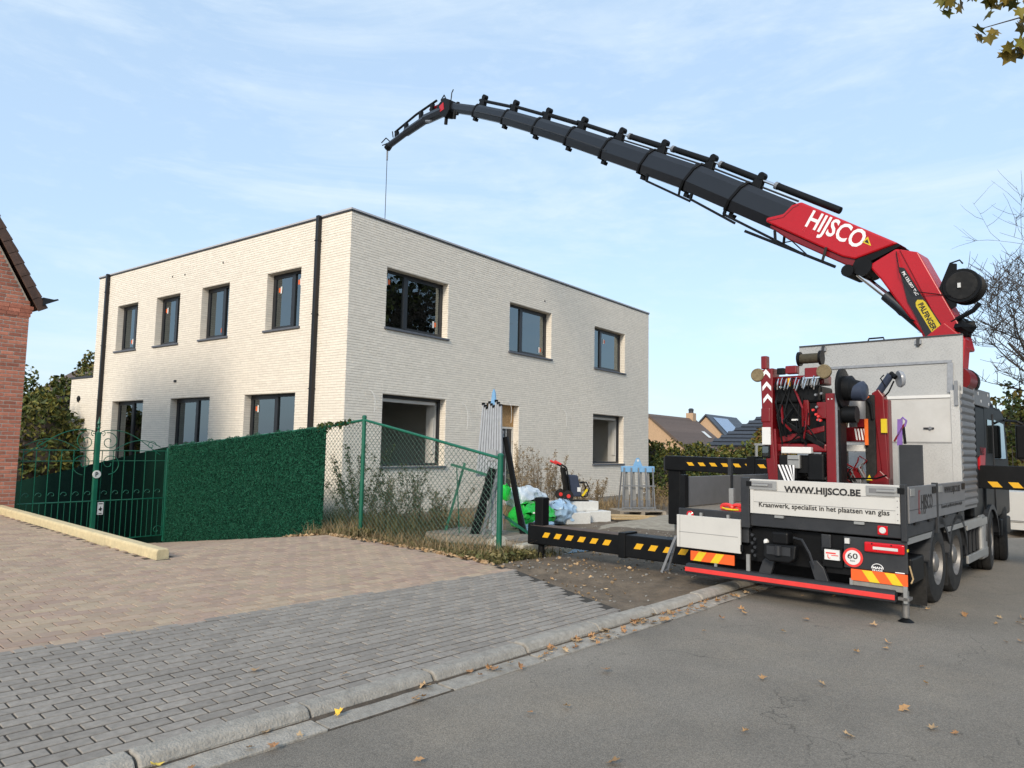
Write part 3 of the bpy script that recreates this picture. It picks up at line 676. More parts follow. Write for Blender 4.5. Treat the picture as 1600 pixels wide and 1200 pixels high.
# diamond mesh, wire by wire
m=MB(); S=.095
def wire(y0,y1):
    zlo=min(fbot(y0),fbot(y1)); zhi=max(ftop(y0),ftop(y1))
    for sg in (1,-1):
        c=y0-(zhi-zlo) if sg>0 else y0
        end=y1 if sg>0 else y1+(zhi-zlo)
        while c<end:
            pts=[]
            for k in range(60):
                z=zlo+(zhi-zlo)*k/59; y=c+sg*(z-zlo)
                if y0<=y<=y1 and fbot(y)<=z<=ftop(y): pts.append((y,z))
            if len(pts)>1: m.tube([fl(*pts[0],.004*sg),fl(*pts[-1],.004*sg)],.0036,3,cap=False)
            c+=S
wire(6.69,9.69); wire(9.73,10.95)
for h in (.32,.66): m.tube([fl(6.67,fbot(6.67)+(1.5)*h),fl(9.71,fbot(9.71)+1.96*h)],.002,4)
m.build('wire_mesh','green_w',fence)
# artificial hedge panel tied to the fence
hp=empty('artificial_hedge',(FX,10.75,0),label='dark green artificial hedge panel tied to the fence beside the gate',cat='hedge panel')
ys_=np.linspace(10.75,16.2,14); m=MB()
for a,b in zip(ys_,ys_[1:]): m.hexa([(-.03,a-10.75,fbot(a)-.12),(.02,a-10.75,fbot(a)-.12),(.02,b-10.75,fbot(b)-.12),(-.03,b-10.75,fbot(b)-.12),(-.03,a-10.75,ftop(a)-.02),(.02,a-10.75,ftop(a)-.02),(.02,b-10.75,ftop(b)-.02),(-.03,b-10.75,ftop(b)-.02)])
m.build('backing','screen',hp)
n=60000; y=rng.uniform(10.68,16.22,n); tt=rng.uniform(0,1.0,n)**.97*(1.005+.018*np.sin(y*5.3)*np.sin(y*13.1)); z=np.array([fbot(a)-.10+(ftop(a)-fbot(a)+.10)*b for a,b in zip(y,tt)])
P=np.stack([-.035-rng.uniform(0,.02,n),y-10.75,z],1)
tag(leaves('artificial_leaves',P,.015,'leaf_art',hp,elong=1.8),kind='stuff')
# sprig of ivy on the rail
yy=rng.uniform(10.0,11.0,160); tag(leaves('ivy_leaves',np.stack([rng.normal(0,.03,160),yy-10.75,np.array([ftop(a) for a in yy])+rng.normal(.0,.03,160)],1),.05,'leaf_dark',hp),kind='stuff')
# shade cloth beyond the gate
sc_=empty('screen_fence',(FX,16.35,0),label='dark green shade cloth fence running down the ramp behind the gate',cat='fence')
def stop_(y): return interp(y,[(16.35,1.53),(20,1.04),(25,.37),(30,-.2)])
m=MB(); yv=np.linspace(16.36,27,12)
for a,b in zip(yv,yv[1:]): m.hexa([(-.01,a-16.35,-2.6),(.01,a-16.35,-2.6),(.01,b-16.35,-2.6),(-.01,b-16.35,-2.6),(-.01,a-16.35,stop_(a)),(.01,a-16.35,stop_(a)),(.01,b-16.35,stop_(b)),(-.01,b-16.35,stop_(b))])
m.build('cloth','screen',sc_)
for a in (18.6,21,23.5): MB().tube([(.04,a-16.35,-2.5),(.04,a-16.35,stop_(a)+.03)],.024,8).build('post','green',sc_)
# ================================================================ wrought iron gate
GY=16.3
gate=empty('iron_gate',(7.05,GY,-.6),label='ornate green wrought iron double gate with scrolls and centre post',cat='gate')
def gp(x,z,o=0): return (x-7.05,o,z+.6)
def spiral(c,r0,turns,a0,sg=1,n=26,grow=.12):
    return [(c[0]+(r0*(1-(1-grow)*k/(n-1)))*math.cos(a0+sg*turns*2*math.pi*k/(n-1)),c[1]+(r0*(1-(1-grow)*k/(n-1)))*math.sin(a0+sg*turns*2*math.pi*k/(n-1))) for k in range(n)]
MB().box(-.045,-.045,0,.045,.045,2.42).build('centre_post','green',gate,bevel=.01)
MB().lathe(gp(7.05,1.82),(0,0,1),[(.03,0),(.014,.04),(.035,.08),(.014,.11),(.012,.16),(.04,.18),(.02,.24),(.003,.33)],10).build('finial','green',gate,smooth=True)
m=MB()
for k in range(3): m.tube([gp(7.05,1.87+.05*k,0),gp(7.05+.05*(1-.2*k),1.93+.045*k,0)],.006,5); m.tube([gp(7.05,1.87+.05*k,0),gp(7.05-.05*(1-.2*k),1.93+.045*k,0)],.006,5)
m.build('finial_leaf','green',gate)
for sg,x0,x1 in ((-1,5.63,6.99),(1,7.11,8.55)):
    for nm,z,r in (('top_bar',1.43,.010),('upper_bar',1.21,.008),('middle_bar',.37,.012),('bottom_bar',-.46,.012)):
        MB().tube([gp(x0,z),gp(x1,z)],r,6).build(nm,'green',gate)
    k=0; x=x0+.05
    while x<x1:
        MB().tube([gp(x,-.46),gp(x,1.43)],.0085,6).build('bar','green',gate)
        if k%1==0:
            p=spiral((x+.10,.52),.075,.8,math.pi,-1); MB().tube([gp(a,b) for a,b in p]+[gp(p[-1][0],p[-1][1])],.006,5).build('scroll','green',gate)
        if x+.115<x1: MB().tube([gp(x+.115,-.46),gp(x+.115,.37)],.006,5).build('bar','green',gate)
        x+=.23; k+=1
    xe=x1 if sg>0 else x0; xi=x0 if sg>0 else x1
    # big crown scrolls either side of the post
    MB().tube([gp(a,b) for a,b in spiral((xi+sg*.17,1.62),.20,1.35,math.pi/2+.3,-sg)],.009,6).build('scroll','green',gate)
    MB().tube([gp(a,b) for a,b in spiral((xi+sg*.20,1.16),.24,1.25,-math.pi/2,sg)],.009,6).build('scroll','green',gate)
    MB().tube([gp(a,b) for a,b in spiral((xi+sg*.03,1.80),.06,1.2,-math.pi/2,sg)],.008,6).build('scroll','green',gate)
    MB().tube([gp(xi+sg*t,1.84-.05*t*0+.0-.42*(t/1.3)**1.4+.10*math.sin(t*3.1)) for t in np.linspace(.05,1.3,16)],.009,6).build('scroll','green',gate)
    MB().tube([gp(xi+sg*(.25+t),1.42+.24*math.sin(t*2.6)) for t in np.linspace(0,1.05,14)],.008,6).build('scroll','green',gate)
    MB().tube([gp(a,b) for a,b in spiral((xe-sg*.35,1.55),.11,1.2,0,sg)],.008,6).build('scroll','green',gate)
    MB().tube([gp(a,b) for a,b in spiral((xe-sg*.12,-.34),.12,1.0,0,sg)],.008,6).build('scroll','green',gate)
MB().box(*gp(8.57,-.6,-.03),*gp(8.63,1.50,.03)).build('hinge_post','green',gate)
d=MB().lathe(gp(7.05,.93,-.05),(0,-1,0),[(.085,0),(.085,.012),(.08,.016)],20).build('parking_disc','label',gate)
text('lettering','P','text',d,gp(7.02,.885,-.068),(1,0,0),(0,0,1),.055,.09,bold=.02)
s=MB().box(*gp(7.12,.08,-.03),*gp(7.24,.34,-.02)).build('warning_sign','label',gate)
m=MB(); m.prism([gp(a,b,-.032) for a,b in ((7.14,.19),(7.17,.22),(7.18,.26),(7.19,.22),(7.225,.20),(7.2,.185),(7.19,.15),(7.165,.17))],(0,-.002,0)); m.build('dog_symbol','text',s)
MB().box(*gp(7.14,.30,-.034),*gp(7.22,.318,-.031)).build('printed_line','text',s); MB().box(*gp(7.15,.10,-.034),*gp(7.21,.115,-.031)).build('printed_line','text',s)

# ================================================================ things on the plot
# pallet helper
def pallet(loc,rz,lx,ly,label,h=.13,nsl=8,mt='wood'):
    e=empty('pallet',loc,rz,label=label,cat='pallet')
    for i in range(nsl):
        w_=ly/nsl; MB().box(-lx/2,-ly/2+i*w_+.008,h-.022,lx/2,-ly/2+(i+1)*w_-.008,h).build('slat',mt,e,bevel=.003)
    for x in (-lx/2,-.05,lx/2-.1):
        MB().box(x,-ly/2,.0,x+.1,ly/2,h-.023).build('runner',mt,e)
    return e
pallet((9.9,7.85,.04),R(4),1.1,2.0,'weathered grey pallet behind the fence under the slatted rack',.14,14)
rk=empty('glass_rack',(10.0,7.95,.12),label='tall grey slatted transport rack standing on a pallet behind the fence',cat='rack')
B0,B1=(-.30,.20),(-.30,-.50); T0,T1=(.16,.38),(.16,-.06); hz=2.30
for i in range(9):
    f0=i/9+.006; f1=(i+1)/9-.022
    def q(f,h): 
        yb=B0[1]+(B1[1]-B0[1])*f; yt=T0[1]+(T1[1]-T0[1])*f; return Vector((-.30+.46*h,yb+(yt-yb)*h,hz*h*(1.0+.03*f)))
    z0=.44 if i<5 else .03*(i%3)
    m=MB(); a,b,c,d=q(f0,z0),q(f1,z0),q(f1,1-.02*((i*7)%3)),q(f0,1-.02*((i*7)%3)); m.prism([a,b,c,d],(.035,0,0)); m.build('slat','rack',rk)
    MB().box(c.x-.02,(c.y+d.y)/2-.014,c.z-.01,c.x+.05,(c.y+d.y)/2+.014,c.z+.03).build('slat_end','black',rk)
for z in (.35,1.05,1.75):
    h=z/hz; a,b=q(0,h),q(1,h); MB().bar(a+Vector((.06,0,0)),b+Vector((.06,0,0)),.03,.05).build('cross_bar','steel',rk)
MB().bar((-.38,.06,.0),(-.12,-.13,1.17),.05,.15).build('black_leg','black',rk)
MB().bar((.25,-.53,.0),(.20,-.14,1.72),.05,.09).build('black_leg','black',rk)
MB().bar((-.36,-.10,.0),(-.15,-.28,1.2),.04,.05).build('back_leg','steel',rk); MB().bar((.45,-.45,.0),(.2,.10,2.2),.04,.06).build('back_leg','steel',rk)
m=MB(); m.prism([(.18,.20,2.28),(.18,.08,2.30),(.18,.11,2.52),(.18,.14,2.58),(.18,.17,2.52)],(.03,0,0)); m.build('lifting_eye','blue',rk)
MB().box(-.06,-.14,1.30,-.045,.06,1.50).build('label_plate','rack',rk); MB().box(.10,-.09,1.82,.115,-.04,1.98).build('yellow_label','yellow_f',rk)
MB().box(-.22,-.12,.42,-.20,.10,.62).build('label_plate','rack',rk)
for a,b in (((-.34,.75,.02),(-.2,.45,1.25)),((-.42,.35,.05),(-.3,.55,1.18)),((-.45,-.35,.0),(-.15,-.12,1.2)),((-.40,.6,1.22),(-.10,.0,1.05)),((.3,-.7,.02),(-.2,-.1,.55))): MB().bar(a,b,.006,.045).build('green_strap','green',rk)
m=MB(); pass
m=MB(); m.prism([(.33,-.1,.02),(.33,-.62,.02),(.25,-.10,1.70)],(.006,0,0)); m.build('glass_sheet','glass_t',rk)
MB().blob((9.42,7.30,.09),(.22,.17,.13),10,6,.22,4).build('concrete_lump','lump',smooth=True,label='rounded lump of pale concrete at the foot of the fence post',cat='rubble')
MB().box(9.15,6.62,-.02,9.75,6.84,.16).build('concrete_slab','lump',bevel=.02,label='pale concrete slab lying beside the fence end post',cat='rubble')
# plastic bags
def bag(c,r,m,label,seed):
    o=MB().blob(c,r,16,10,.16,seed).build('plastic_bag',m,smooth=True,label=label,cat='bag'); s=o.modifiers.new('s','SUBSURF'); s.levels=s.render_levels=3; tx=bpy.data.textures.new('crumple','VORONOI'); tx.noise_scale=.16; d=o.modifiers.new('d','DISPLACE'); d.texture=tx; d.strength=.09; d.texture_coords='GLOBAL'
bag((12.75,9.02,.20),(.62,.40,.30),'bag_g','bright green plastic sack on the ground beside the rack',1)
bag((12.95,9.35,.55),(.55,.42,.26),'bag_w','crumpled clear white plastic heap on top of the green sack',2)
bag((14.1,9.15,.20),(.40,.35,.27),'bag_b','pale blue plastic sack next to the concrete blocks',5)
bag((12.6,8.75,.02),(.45,.25,.14),'bag_b','flattened pale blue plastic below the green sack',6)
m=MB().blob((12.2,9.3,.72),(.16,.12,.16),9,6,.3,8).build('plastic_bag','bag_g',smooth=True,label='scrap of bright green plastic sticking up behind the white heap',cat='bag')
# concrete blocks
for (x,y,z,l,w_,h,rz_,lb) in ((14.35,8.95,-.05,.62,.42,.26,-.5,'white aerated concrete block at the front left of the pile'),(15.05,8.80,-.05,.60,.40,.26,-.45,'white aerated concrete block at the front right of the pile'),(14.85,9.35,-.05,.60,.42,.26,-.55,'white aerated concrete block at the back of the pile'),(14.75,9.15,.212,.95,.45,.22,-.5,'white concrete block on top of the pile under the hand truck'),(14.2,9.45,.212,.35,.4,.22,-.5,'short white concrete block on top of the pile at the left')):
    o=MB().box(-l/2,-w_/2,0,l/2,w_/2,h).build('concrete_block','block',bevel=.01,label=lb,cat='block'); o.location=(x,y,z); o.rotation_euler=(0,0,rz_)
# vacuum lifter on a sack-barrow
ht=empty('hand_truck',(14.75,9.15,.435),R(-42),label='black hand truck with red grips and vacuum unit standing on concrete blocks',cat='hand truck')
for y in (-.20,.20):
    MB().tube([(-.18,y,.05),(-.30,y,.75),(-.33,y,.80),(-.46,y,.86)],.018,8).build('side_rail','black',ht,smooth=True)
    MB().tube([(-.44,y,.855),(-.60,y,.93)],.026,8).build('grip','red_bar',ht,smooth=True)
    w_=MB().lathe((-.30,y*1.75,.13),(0,1,0),[(.07,-.035),(.125,-.03),(.13,0),(.125,.03),(.07,.035)],18).build('wheel','rubber',ht,smooth=True)
    MB().lathe((-.30,y*1.75,.13),(0,1,0),[(.045,-.045),(.05,0),(.045,.045)],14).build('hub','red_bar',w_)
for z in (.12,.4,.72): MB().bar((-.19-.165*z,-.16,z),(-.19-.165*z,.16,z),.02,.03).build('cross_bar','black',ht)
MB().box(-.20,-.17,0,.26,.17,.02).build('toe_plate','black',ht)
MB().hexa([(-.16,-.13,.10),(.10,-.13,.10),(.10,.13,.10),(-.16,.13,.10),(-.26,-.11,.62),(.0,-.11,.60),(.0,.11,.60),(-.26,.11,.62)]).build('vacuum_unit','navy',ht,bevel=.03)
MB().hexa([(-.26,-.15,.05),(-.20,-.15,.05),(-.20,.15,.05),(-.26,.15,.05),(-.38,-.14,.78),(-.31,-.14,.78),(-.31,.14,.78),(-.38,.14,.78)]).build('back_panel','black',ht,bevel=.02)
MB().tube([(.05,-.14,.42),(.20,-.14,.44),(.27,-.14,.3),(.22,-.14,.12),(.08,-.14,.1)],.016,7).build('guard_tube','black',ht,smooth=True)
MB().tube([(.05,.14,.42),(.20,.14,.44),(.27,.14,.3),(.22,.14,.12),(.08,.14,.1)],.016,7).build('guard_tube','black',ht,smooth=True)
MB().box(-.02,-.142,.22,.06,-.133,.32).build('label_plate','label',ht); MB().bar((.10,-.145,.12),(.22,-.145,.28),.01,.05).build('yellow_label','yellow_f',ht)
# vacuum lifting frame on a pallet
pallet((17.55,9.0,-.08),R(-44),1.25,1.0,'grey pallet carrying the blue and grey lifting frame near the house',.16,7)
vf=empty('lifting_rig',(17.62,9.02,.085),R(-44),label='galvanised lifting frame with light blue head standing on a pallet',cat='lifting frame')
MB().box(-.46,-.04,.98,.46,.04,1.14).build('head_beam','blue',vf,bevel=.01)
m=MB(); m.prism([(-.13,-.02,1.142),(.13,-.02,1.142),(.035,-.02,1.36),(-.035,-.02,1.36)],(0,.04,0)); e_=m.build('lifting_eye','blue',vf,bevel=.006)
MB().lathe((0,-.024,1.29),(0,1,0),[(.03,0),(.03,.048)],12).build('eye_hole','label',e_)
for i in range(5):
    x=-.40+.2*i; MB().bar((x*1.12,-.10,.0),(x*.98,-.06,1.10),.028,.04,(0,1,0)).build('upright','steel',vf)
    if i<4:
        x+=.1; m=MB(); m.prism([(x-.075,.03,.25),(x+.075,.03,.25),(x+.028,.03,.98),(x-.028,.03,.98)],(0,.02,0)); m.build('suction_arm','alu',vf); MB().box(x-.07,.0,.06,x+.07,.05,.24).build('suction_foot','steel',vf,bevel=.01)
for z in (.05,.62): MB().bar((-.47,-.11+.03*z,z),(.47,-.11+.03*z,z),.02,.03).build('cross_bar','steel',vf)
for s_ in (-1,1): MB().bar((s_*.47,.2,.0),(s_*.44,.0,1.0),.03,.03).build('back_leg','steel',vf)
# planks
for i,(x,y,rz_,l,lb) in enumerate(((15.95,8.75,-.62,1.6,'long pale plank leaning out of the block pile towards the truck'),(16.2,8.45,-.42,1.5,'rough sawn plank lying in front of the lifting frame'),(15.9,8.25,-.35,1.3,'short broad board lying on the sand in front of the blocks'),(16.7,8.55,-.75,1.1,'thin batten lying between the pallet and the planks'))):
    o=MB().box(-l/2,-.09,0,l/2,.09,.04).build('plank','plank',bevel=.004,label=lb,cat='plank'); o.location=(x,y,.03-.02*i); o.rotation_euler=(0,R(2.),rz_)
# sand patch
vsS=[(14.6,7.2,0)]; 
mS=MB(); ring=[(16.3+3.1*math.cos(t)*(1+.15*math.sin(3*t)),7.2+1.5*math.sin(t)*(1+.2*math.cos(2*t))) for t in np.linspace(0,2*math.pi,30)[:-1]]
gridv=[(16.3,7.2,lot(16.3,7.2)+.06)]+[(16.3+(a-16.3)*.6,7.2+(b-7.2)*.6,lot(16.3+(a-16.3)*.6,7.2+(b-7.2)*.6)+.05) for a,b in ring]+[(a,b,lot(a,b)-.01) for a,b in ring]; n=len(ring)
mS.add(gridv,[(0,1+i,1+(i+1)%n) for i in range(n)]+[(1+i,1+n+i,1+n+(i+1)%n,1+(i+1)%n) for i in range(n)]); tag(mS.build('sand','sand',smooth=True),kind='structure')
# stones strewn on the soil
st=MB()
for i in range(520):
    x=random.uniform(7.2,14); y=random.uniform(3.4,8.5)
    if x<xedge(y)+.15: continue
    r=random.uniform(.008,.022); st.blob((x,y,lot(x,y)+r*.3),(r*1.3,r,r*.6),6,4,.3,i)
tag(st.build('gravel','plinth'),kind='stuff')
# broken green pane lying by the outrigger
MB().prism([(9.75,6.2,.02),(10.35,6.05,.02),(10.5,6.35,.10),(9.9,6.45,.06)],(0,0,.006)).build('glass_offcut','glass_t',label='greenish glass offcut lying on the soil near the outrigger tip',cat='glass')

# ================================================================ weeds and grass
def weedpts(n,x0,x1,y0,y1):
    P=[]
    while len(P)<n:
        x,y=random.uniform(x0,x1),random.uniform(y0,y1)
        if x<xedge(y)-.02+.05*math.sin(y*9): continue
        P.append((x,y,lot(x,y)))
    return P
tag(blades('grass',weedpts(7000,7.85,9.6,6.2,11.0),.13,'leaf_weed',.8,.006),label='rough grass growing along the foot of the fence',cat='grass',kind='stuff')
tag(blades('tall_grass',weedpts(1700,8.75,9.3,8.9,12.6)+weedpts(2200,9.2,10.7,8.9,12.9),.5,'leaf_weed',.7,.005),label='tall rough grass between the fence and the house',cat='grass',kind='stuff')
tag(blades('dry_grass',weedpts(2600,11.,19.5,10.4,12.9)+weedpts(900,17.5,24,9.8,12.7)+weedpts(700,19.5,27,6,10),.38,'seed',.8,.006),label='dry grass at the foot of the house wall',cat='grass',kind='stuff')
tag(blades('straw',weedpts(1500,7.95,8.75,6.3,10.7)+weedpts(600,8.8,9.6,8.6,10.5),.34,'seed',.95,.004),label='dry straw-coloured grass leaning out of the fence',cat='grass',kind='stuff')
tag(leaves('ground_ivy',[(x,y,z+random.uniform(.02,.12)) for x,y,z in weedpts(3200,7.88,8.9,6.2,8.6)]+[(x,y,z+random.uniform(.02,.16)) for x,y,z in weedpts(1500,8.2,9.2,8.4,10.8)],.05,'leaf_weed'),label='low leafy ground cover at the paving edge',cat='ground cover',kind='stuff')
lit=[]
for i in range(520):
    y=random.uniform(5.8,10.8); x=xedge(y)+abs(random.gauss(0,.16))-.10; lit.append((x,y,max(zs(x,y) if x<xedge(y) else lot(x,y),lot(x,y))+.015))
tag(leaves('leaf_litter',lit,.05,'leaf_litter',up=.35),label='fallen brown leaves banked along the paving edge',cat='leaf litter',kind='stuff')
tag(leaves('debris',[(x,y,z+.012) for x,y,z in weedpts(420,7.2,11.5,4.0,8.0)],.035,'leaf_litter',up=.25),label='bits of leaf and straw strewn over the bare soil',cat='debris',kind='stuff')
def weed(loc,h,n,label,mstem,mleaf,spread=.5,fine=.03,dens=26,seed=0,name='tall_weed'):
    rr=random.Random(seed); e=empty(name,loc,label=label,cat='weed'); m=MB(); P=[]
    for i in range(n):
        a=rr.uniform(0,6.28); r=rr.uniform(0,spread); hh=h*rr.uniform(.55,1.05); tip=Vector((math.cos(a)*r*1.4,math.sin(a)*r*1.4,hh)); b=Vector((math.cos(a)*r*.4,math.sin(a)*r*.4,0)); mid=(b+tip)/2+Vector((0,0,hh*.12))
        m.tube([b,mid,tip],[.006,.004,.0015],4,cap=False)
        for k in range(dens):
            t=rr.uniform(.25,1); p=b*(1-t)**2+mid*2*t*(1-t)+tip*t*t; d=Vector((rr.gauss(0,1),rr.gauss(0,1),rr.uniform(.3,1.4))).normalized()*rr.uniform(.05,.22)*(1.15-t*.7)
            m.tube([p,p+d],[.0025,.001],3,cap=False)
            for q in range(3): P.append(p+d*rr.uniform(.3,1.05)+Vector((rr.gauss(0,.012),rr.gauss(0,.012),rr.gauss(0,.012))))
    m.build('stems',mstem,e); leaves('foliage',[tuple(p) for p in P],fine,mleaf,e)
weed((9.15,10.35,-.05),1.70,20,'dark leafy weed as tall as the fence behind the hedge panel end','weedwood','leaf_dark',.5,.026,34,1)
weed((9.55,9.35,-.03),1.35,18,'dark bushy weed just behind the corner fence post','weedwood','leaf_dark',.55,.022,30,2)
weed((9.9,10.6,-.05),1.15,16,'wiry dark weed below the open ground floor window','weedwood','leaf_weed',.7,.020,26,3)
weed((9.8,8.9,-.03),.95,14,'spreading low weed between corner post and rack','weedwood','leaf_weed',.7,.022,24,4)
weed((9.5,9.9,-.05),1.15,16,'wiry weed leaning right under the window sill','weedwood','leaf_weed',.8,.020,26,5)
for i,(x,y,h,n_,lb) in enumerate(((16.5,12.1,1.95,20,'tallest dry straw-coloured weed against the wall right of the door'),(17.3,12.0,1.85,20,'dry seed-headed weed left of the hand truck'),(17.9,11.9,1.65,16,'thin dry weed with pale tip behind the hand truck'),(16.0,11.6,1.2,20,'low dry weed behind the plastic sacks'),(18.9,11.6,1.0,14,'short dry weed right of the hand truck'),(20.3,11.8,.9,12,'sparse dry weed in front of the wall near the right window'),(20.1,9.6,.8,14,'dry brown weed clump right of the lifting frame'),(21.6,8.9,.7,12,'low dry weed clump near the front outrigger foot'))):
    weed((x,y,lot(x,y)-.02),h,n_,lb,'weedstem','seed',.42,.022,34,10+i)

# ================================================================ beyond the plot
def hedge_thing(name,label,cat,pts,m1,m2,size,n,core=.72):
    """pts: list of (x,y,z,rx,ry,rz) lobes"""
    e=empty(name,(pts[0][0],pts[0][1],-.5),label=label,cat=cat); V=[]; o=np.array([pts[0][0],pts[0][1],-.5])
    tot=sum(p[3]*p[5] for p in pts); c=MB()
    for i,(x,y,z,rx,ry,rz_) in enumerate(pts):
        k=int(n*rx*rz_/tot); d=rng.normal(size=(k,3)); d/=np.linalg.norm(d,axis=1)[:,None]; r=rng.uniform(.62,1.08,k)**.6
        bump_=1+.16*np.sin(d[:,0]*7+i)*np.cos(d[:,2]*6+i*2)
        V.append(np.array([x,y,z])-o+d*np.array([rx,ry,rz_])*(r*bump_)[:,None]); c.blob((x-o[0],y-o[1],z-o[2]),(rx*core,ry*core,rz_*core),9,6,.15,i)
    V=np.concatenate(V); V=V[V[:,2]>.0]; h=rng.permutation(len(V)); cut=int(len(V)*.72)
    c.build('inner_branches','bark',e)
    tag(leaves('foliage',V[h[:cut]],size,m1,e),kind='stuff'); tag(leaves('foliage',V[h[cut:]],size,m2,e),kind='stuff')
hedge_thing('hedge','tall green and yellow hedge right of the house behind the plot','hedge',[(30.5+.2*math.sin(i),19.5-i*1.15,.55+.12*math.sin(i*1.7),.85,.95,1.45+.15*math.sin(i*2.3)) for i in range(9)],'leaf_hedge','leaf_dark',.13,16000)
hedge_thing('autumn_shrub','rusty brown and green shrub in front of the dark roof','shrub',[(32.5,9.6,.7,.9,.9,1.5),(33.2,8.3,1.0,.9,1.0,1.9),(34,10.8,1.2,.8,.8,1.6)],'leaf_warm','leaf_hedge',.13,6000)
hedge_thing('shrub','dark green shrub tight against the right end of the house','shrub',[(28.2,13.4,.2,.7,.7,1.2),(28.8,12.3,.0,.7,.7,1.0)],'leaf_dark','leaf_hedge',.11,3500)
hedge_thing('tall_shrub','yellow-green tall shrub behind the truck cab','shrub',[(29,2.6,.8,1.2,1.4,2.2),(30,.9,1.3,1.2,1.3,2.6),(31,-1,1.0,1.2,1.4,2.3)],'leaf_hedge','leaf_warm',.14,9000)
for i,(x,y,h) in enumerate(((26,1.9,3.6),(26.6,1.1,4.2),(27,.6,3.9))):
    e_=empty('sapling',(x,y,-.3),label=('shortest','tallest','middle-sized')[i]+' slender leafy sapling poking up above the cab mirror',cat='sapling'); MB().tube([(0,0,0),(.05,.02,h*.6),(.0,.06,h)],[.02,.012,.004],5).build('stem','twig',e_)
    leaves('foliage',[(random.gauss(0,.07),random.gauss(0,.07)+.03,h*random.uniform(.55,1.02)) for _ in range(130)],.09,'leaf_dark',e_)
hedge_thing('garden_tree','yellow-green leafy tree behind the gate at the left','tree',[(9.6,27,.9,1.5,1.5,2.1),(11.2,29,1.6,1.5,1.6,2.3),(10.2,31.5,2.0,1.6,1.6,2.2),(8.0,29.5,.6,1.4,1.5,1.8)],'leaf_hedge','leaf_dark',.13,14000)
hedge_thing('garden_shrub','sparse pale shrub top showing above the extension','tree',[(14.5,34,4.4,.9,.9,1.3),(13.3,32,2.8,1.,1.,1.6)],'leaf_hedge','leaf_weed',.12,2500,.3)
def gable_house(name,label,x0,x1,yr,zr,hw,zeave,wallm,roofm,zg=-1.5,chim=None,solar=False,sky_l=False):
    e=empty(name,(x0,yr,zg),label=label,cat='house'); ze=zeave-zg; zR=zr-zg; L_=x1-x0
    MB().prism([(0,-hw,0),(0,-hw,ze),(0,0,zR-.1),(0,hw,ze),(0,hw,0)],(L_,0,0)).build('wall',wallm,e)
    sl=(zR-ze)/hw
    for s_ in (-1,1):
        m=MB(); a=hw+.35; m.prism([(-.3,s_*a,ze-.35*sl),(-.3,0,zR),(-.3,0,zR+.22),(-.3,s_*a,ze-.35*sl+.22)],(L_+.6,0,0)); rf=m.build('roof',roofm,e)
        # courses of tiles
        nrow=int((hw+.35)*math.hypot(1,sl)/.36)
        for r in range(nrow):
            t=(r+.5)/nrow; y=s_*a*(1-t); z=ze-.35*sl+(zR-ze+.35*sl)*t+.235; d=a/nrow*.52
            MB().hexa([(-.31,y-d,z+s_*d*sl*-1*-1*0-.0+(-d)*(-s_)*sl*1.0-.03),(L_+.31,y-d,z+d*s_*sl-.03),(L_+.31,y+d,z-d*s_*sl-.03),(-.31,y+d,z-d*s_*sl-.03),(-.31,y-d,z+d*s_*sl+.03),(L_+.31,y-d,z+d*s_*sl+.03),(L_+.31,y+d,z-d*s_*sl+.03),(-.31,y+d,z-d*s_*sl+.03)]).build('tile_course',roofm,rf)
        if solar and s_<0:
            m=MB(); q=lambda t,u:(L_*u,s_*a*(1-t),ze-.35*sl+(zR-ze+.35*sl)*t+.34); m.add([q(.3,.12),q(.3,.6),q(.9,.6),q(.9,.12)],[(0,1,2,3)]); m.build('solar_panel','solar',rf)
        if sky_l and s_<0:
            m=MB(); q=lambda t,u,o=.34:(L_*u,s_*a*(1-t),ze-.35*sl+(zR-ze+.35*sl)*t+o); m.add([q(.45,.78),q(.45,.86),q(.62,.86),q(.62,.78)],[(0,1,2,3)]); m.build('roof_window','label',rf)
    if chim: 
        c=MB().box(chim-.5,-.45,zR-.6,chim+.5,.45,zR+.9).build('chimney','wall_tan',e); MB().lathe((chim,0,zR+.9),(0,0,1),[(.3,0),(.3,.35),(.38,.4),(.2,.6)],12).build('chimney_pot','roof_black',c)
    w_=MB().box(-.06,hw*.22,ze+.2,.0,hw*.36,ze+1.3).build('window','label',e); MB().box(-.08,hw*.25,ze+.3,-.062,hw*.33,ze+1.2).build('pane','glass_far',w_)
    return e
gable_house('far_house','tan brick house with brown tiled roof and chimney beyond the hedge',73.6,86,36.3,5.45,5.2,1.2,'wall_tan','roof_brown',chim=11.6,sky_l=True)
gable_house('far_house','small tan gabled house with a solar panel on its dark roof in the distance',100,112,40.3,6.75,4.2,2.3,'wall_tan','roof_black',solar=True)
# hipped dark roof with white dormer window
dh=empty('dark_roof_house',(52,4,-1),label='house with black tiled hipped roof and white dormer window behind the crane',cat='house')
MB().box(0.5,5,0,14,16.2,3.0).build('wall','wall_tan',dh)
A=[(0,17.2,3.05),(0,4,3.05),(15,4,3.05),(15,17.2,3.05)]; r0,r1=(7,10.6,7.9),(7,9.8,7.9)
m=MB(); m.add(A+[r0,r1],[(0,1,5,4),(0,4,3),(1,2,5),(2,3,4,5),(0,3,2,1)]); rf=m.build('roof','roof_black',dh)
for r in range(17):
    t=(r+.5)/17; lerp=lambda p,q,t:Vector(p)*(1-t)+Vector(q)*t; a,b=lerp(A[0],r0,t),lerp(A[1],r1,t); u=Vector((-.69,0,.82))*.05
    MB().bar(a+u,b+u,.36,.05,(-.57,0,.82)).build('tile_course','roof_black',rf)
MB().box(1.2,7.2,4.0,4.5,12.2,5.7).build('dormer','wall_white',dh)
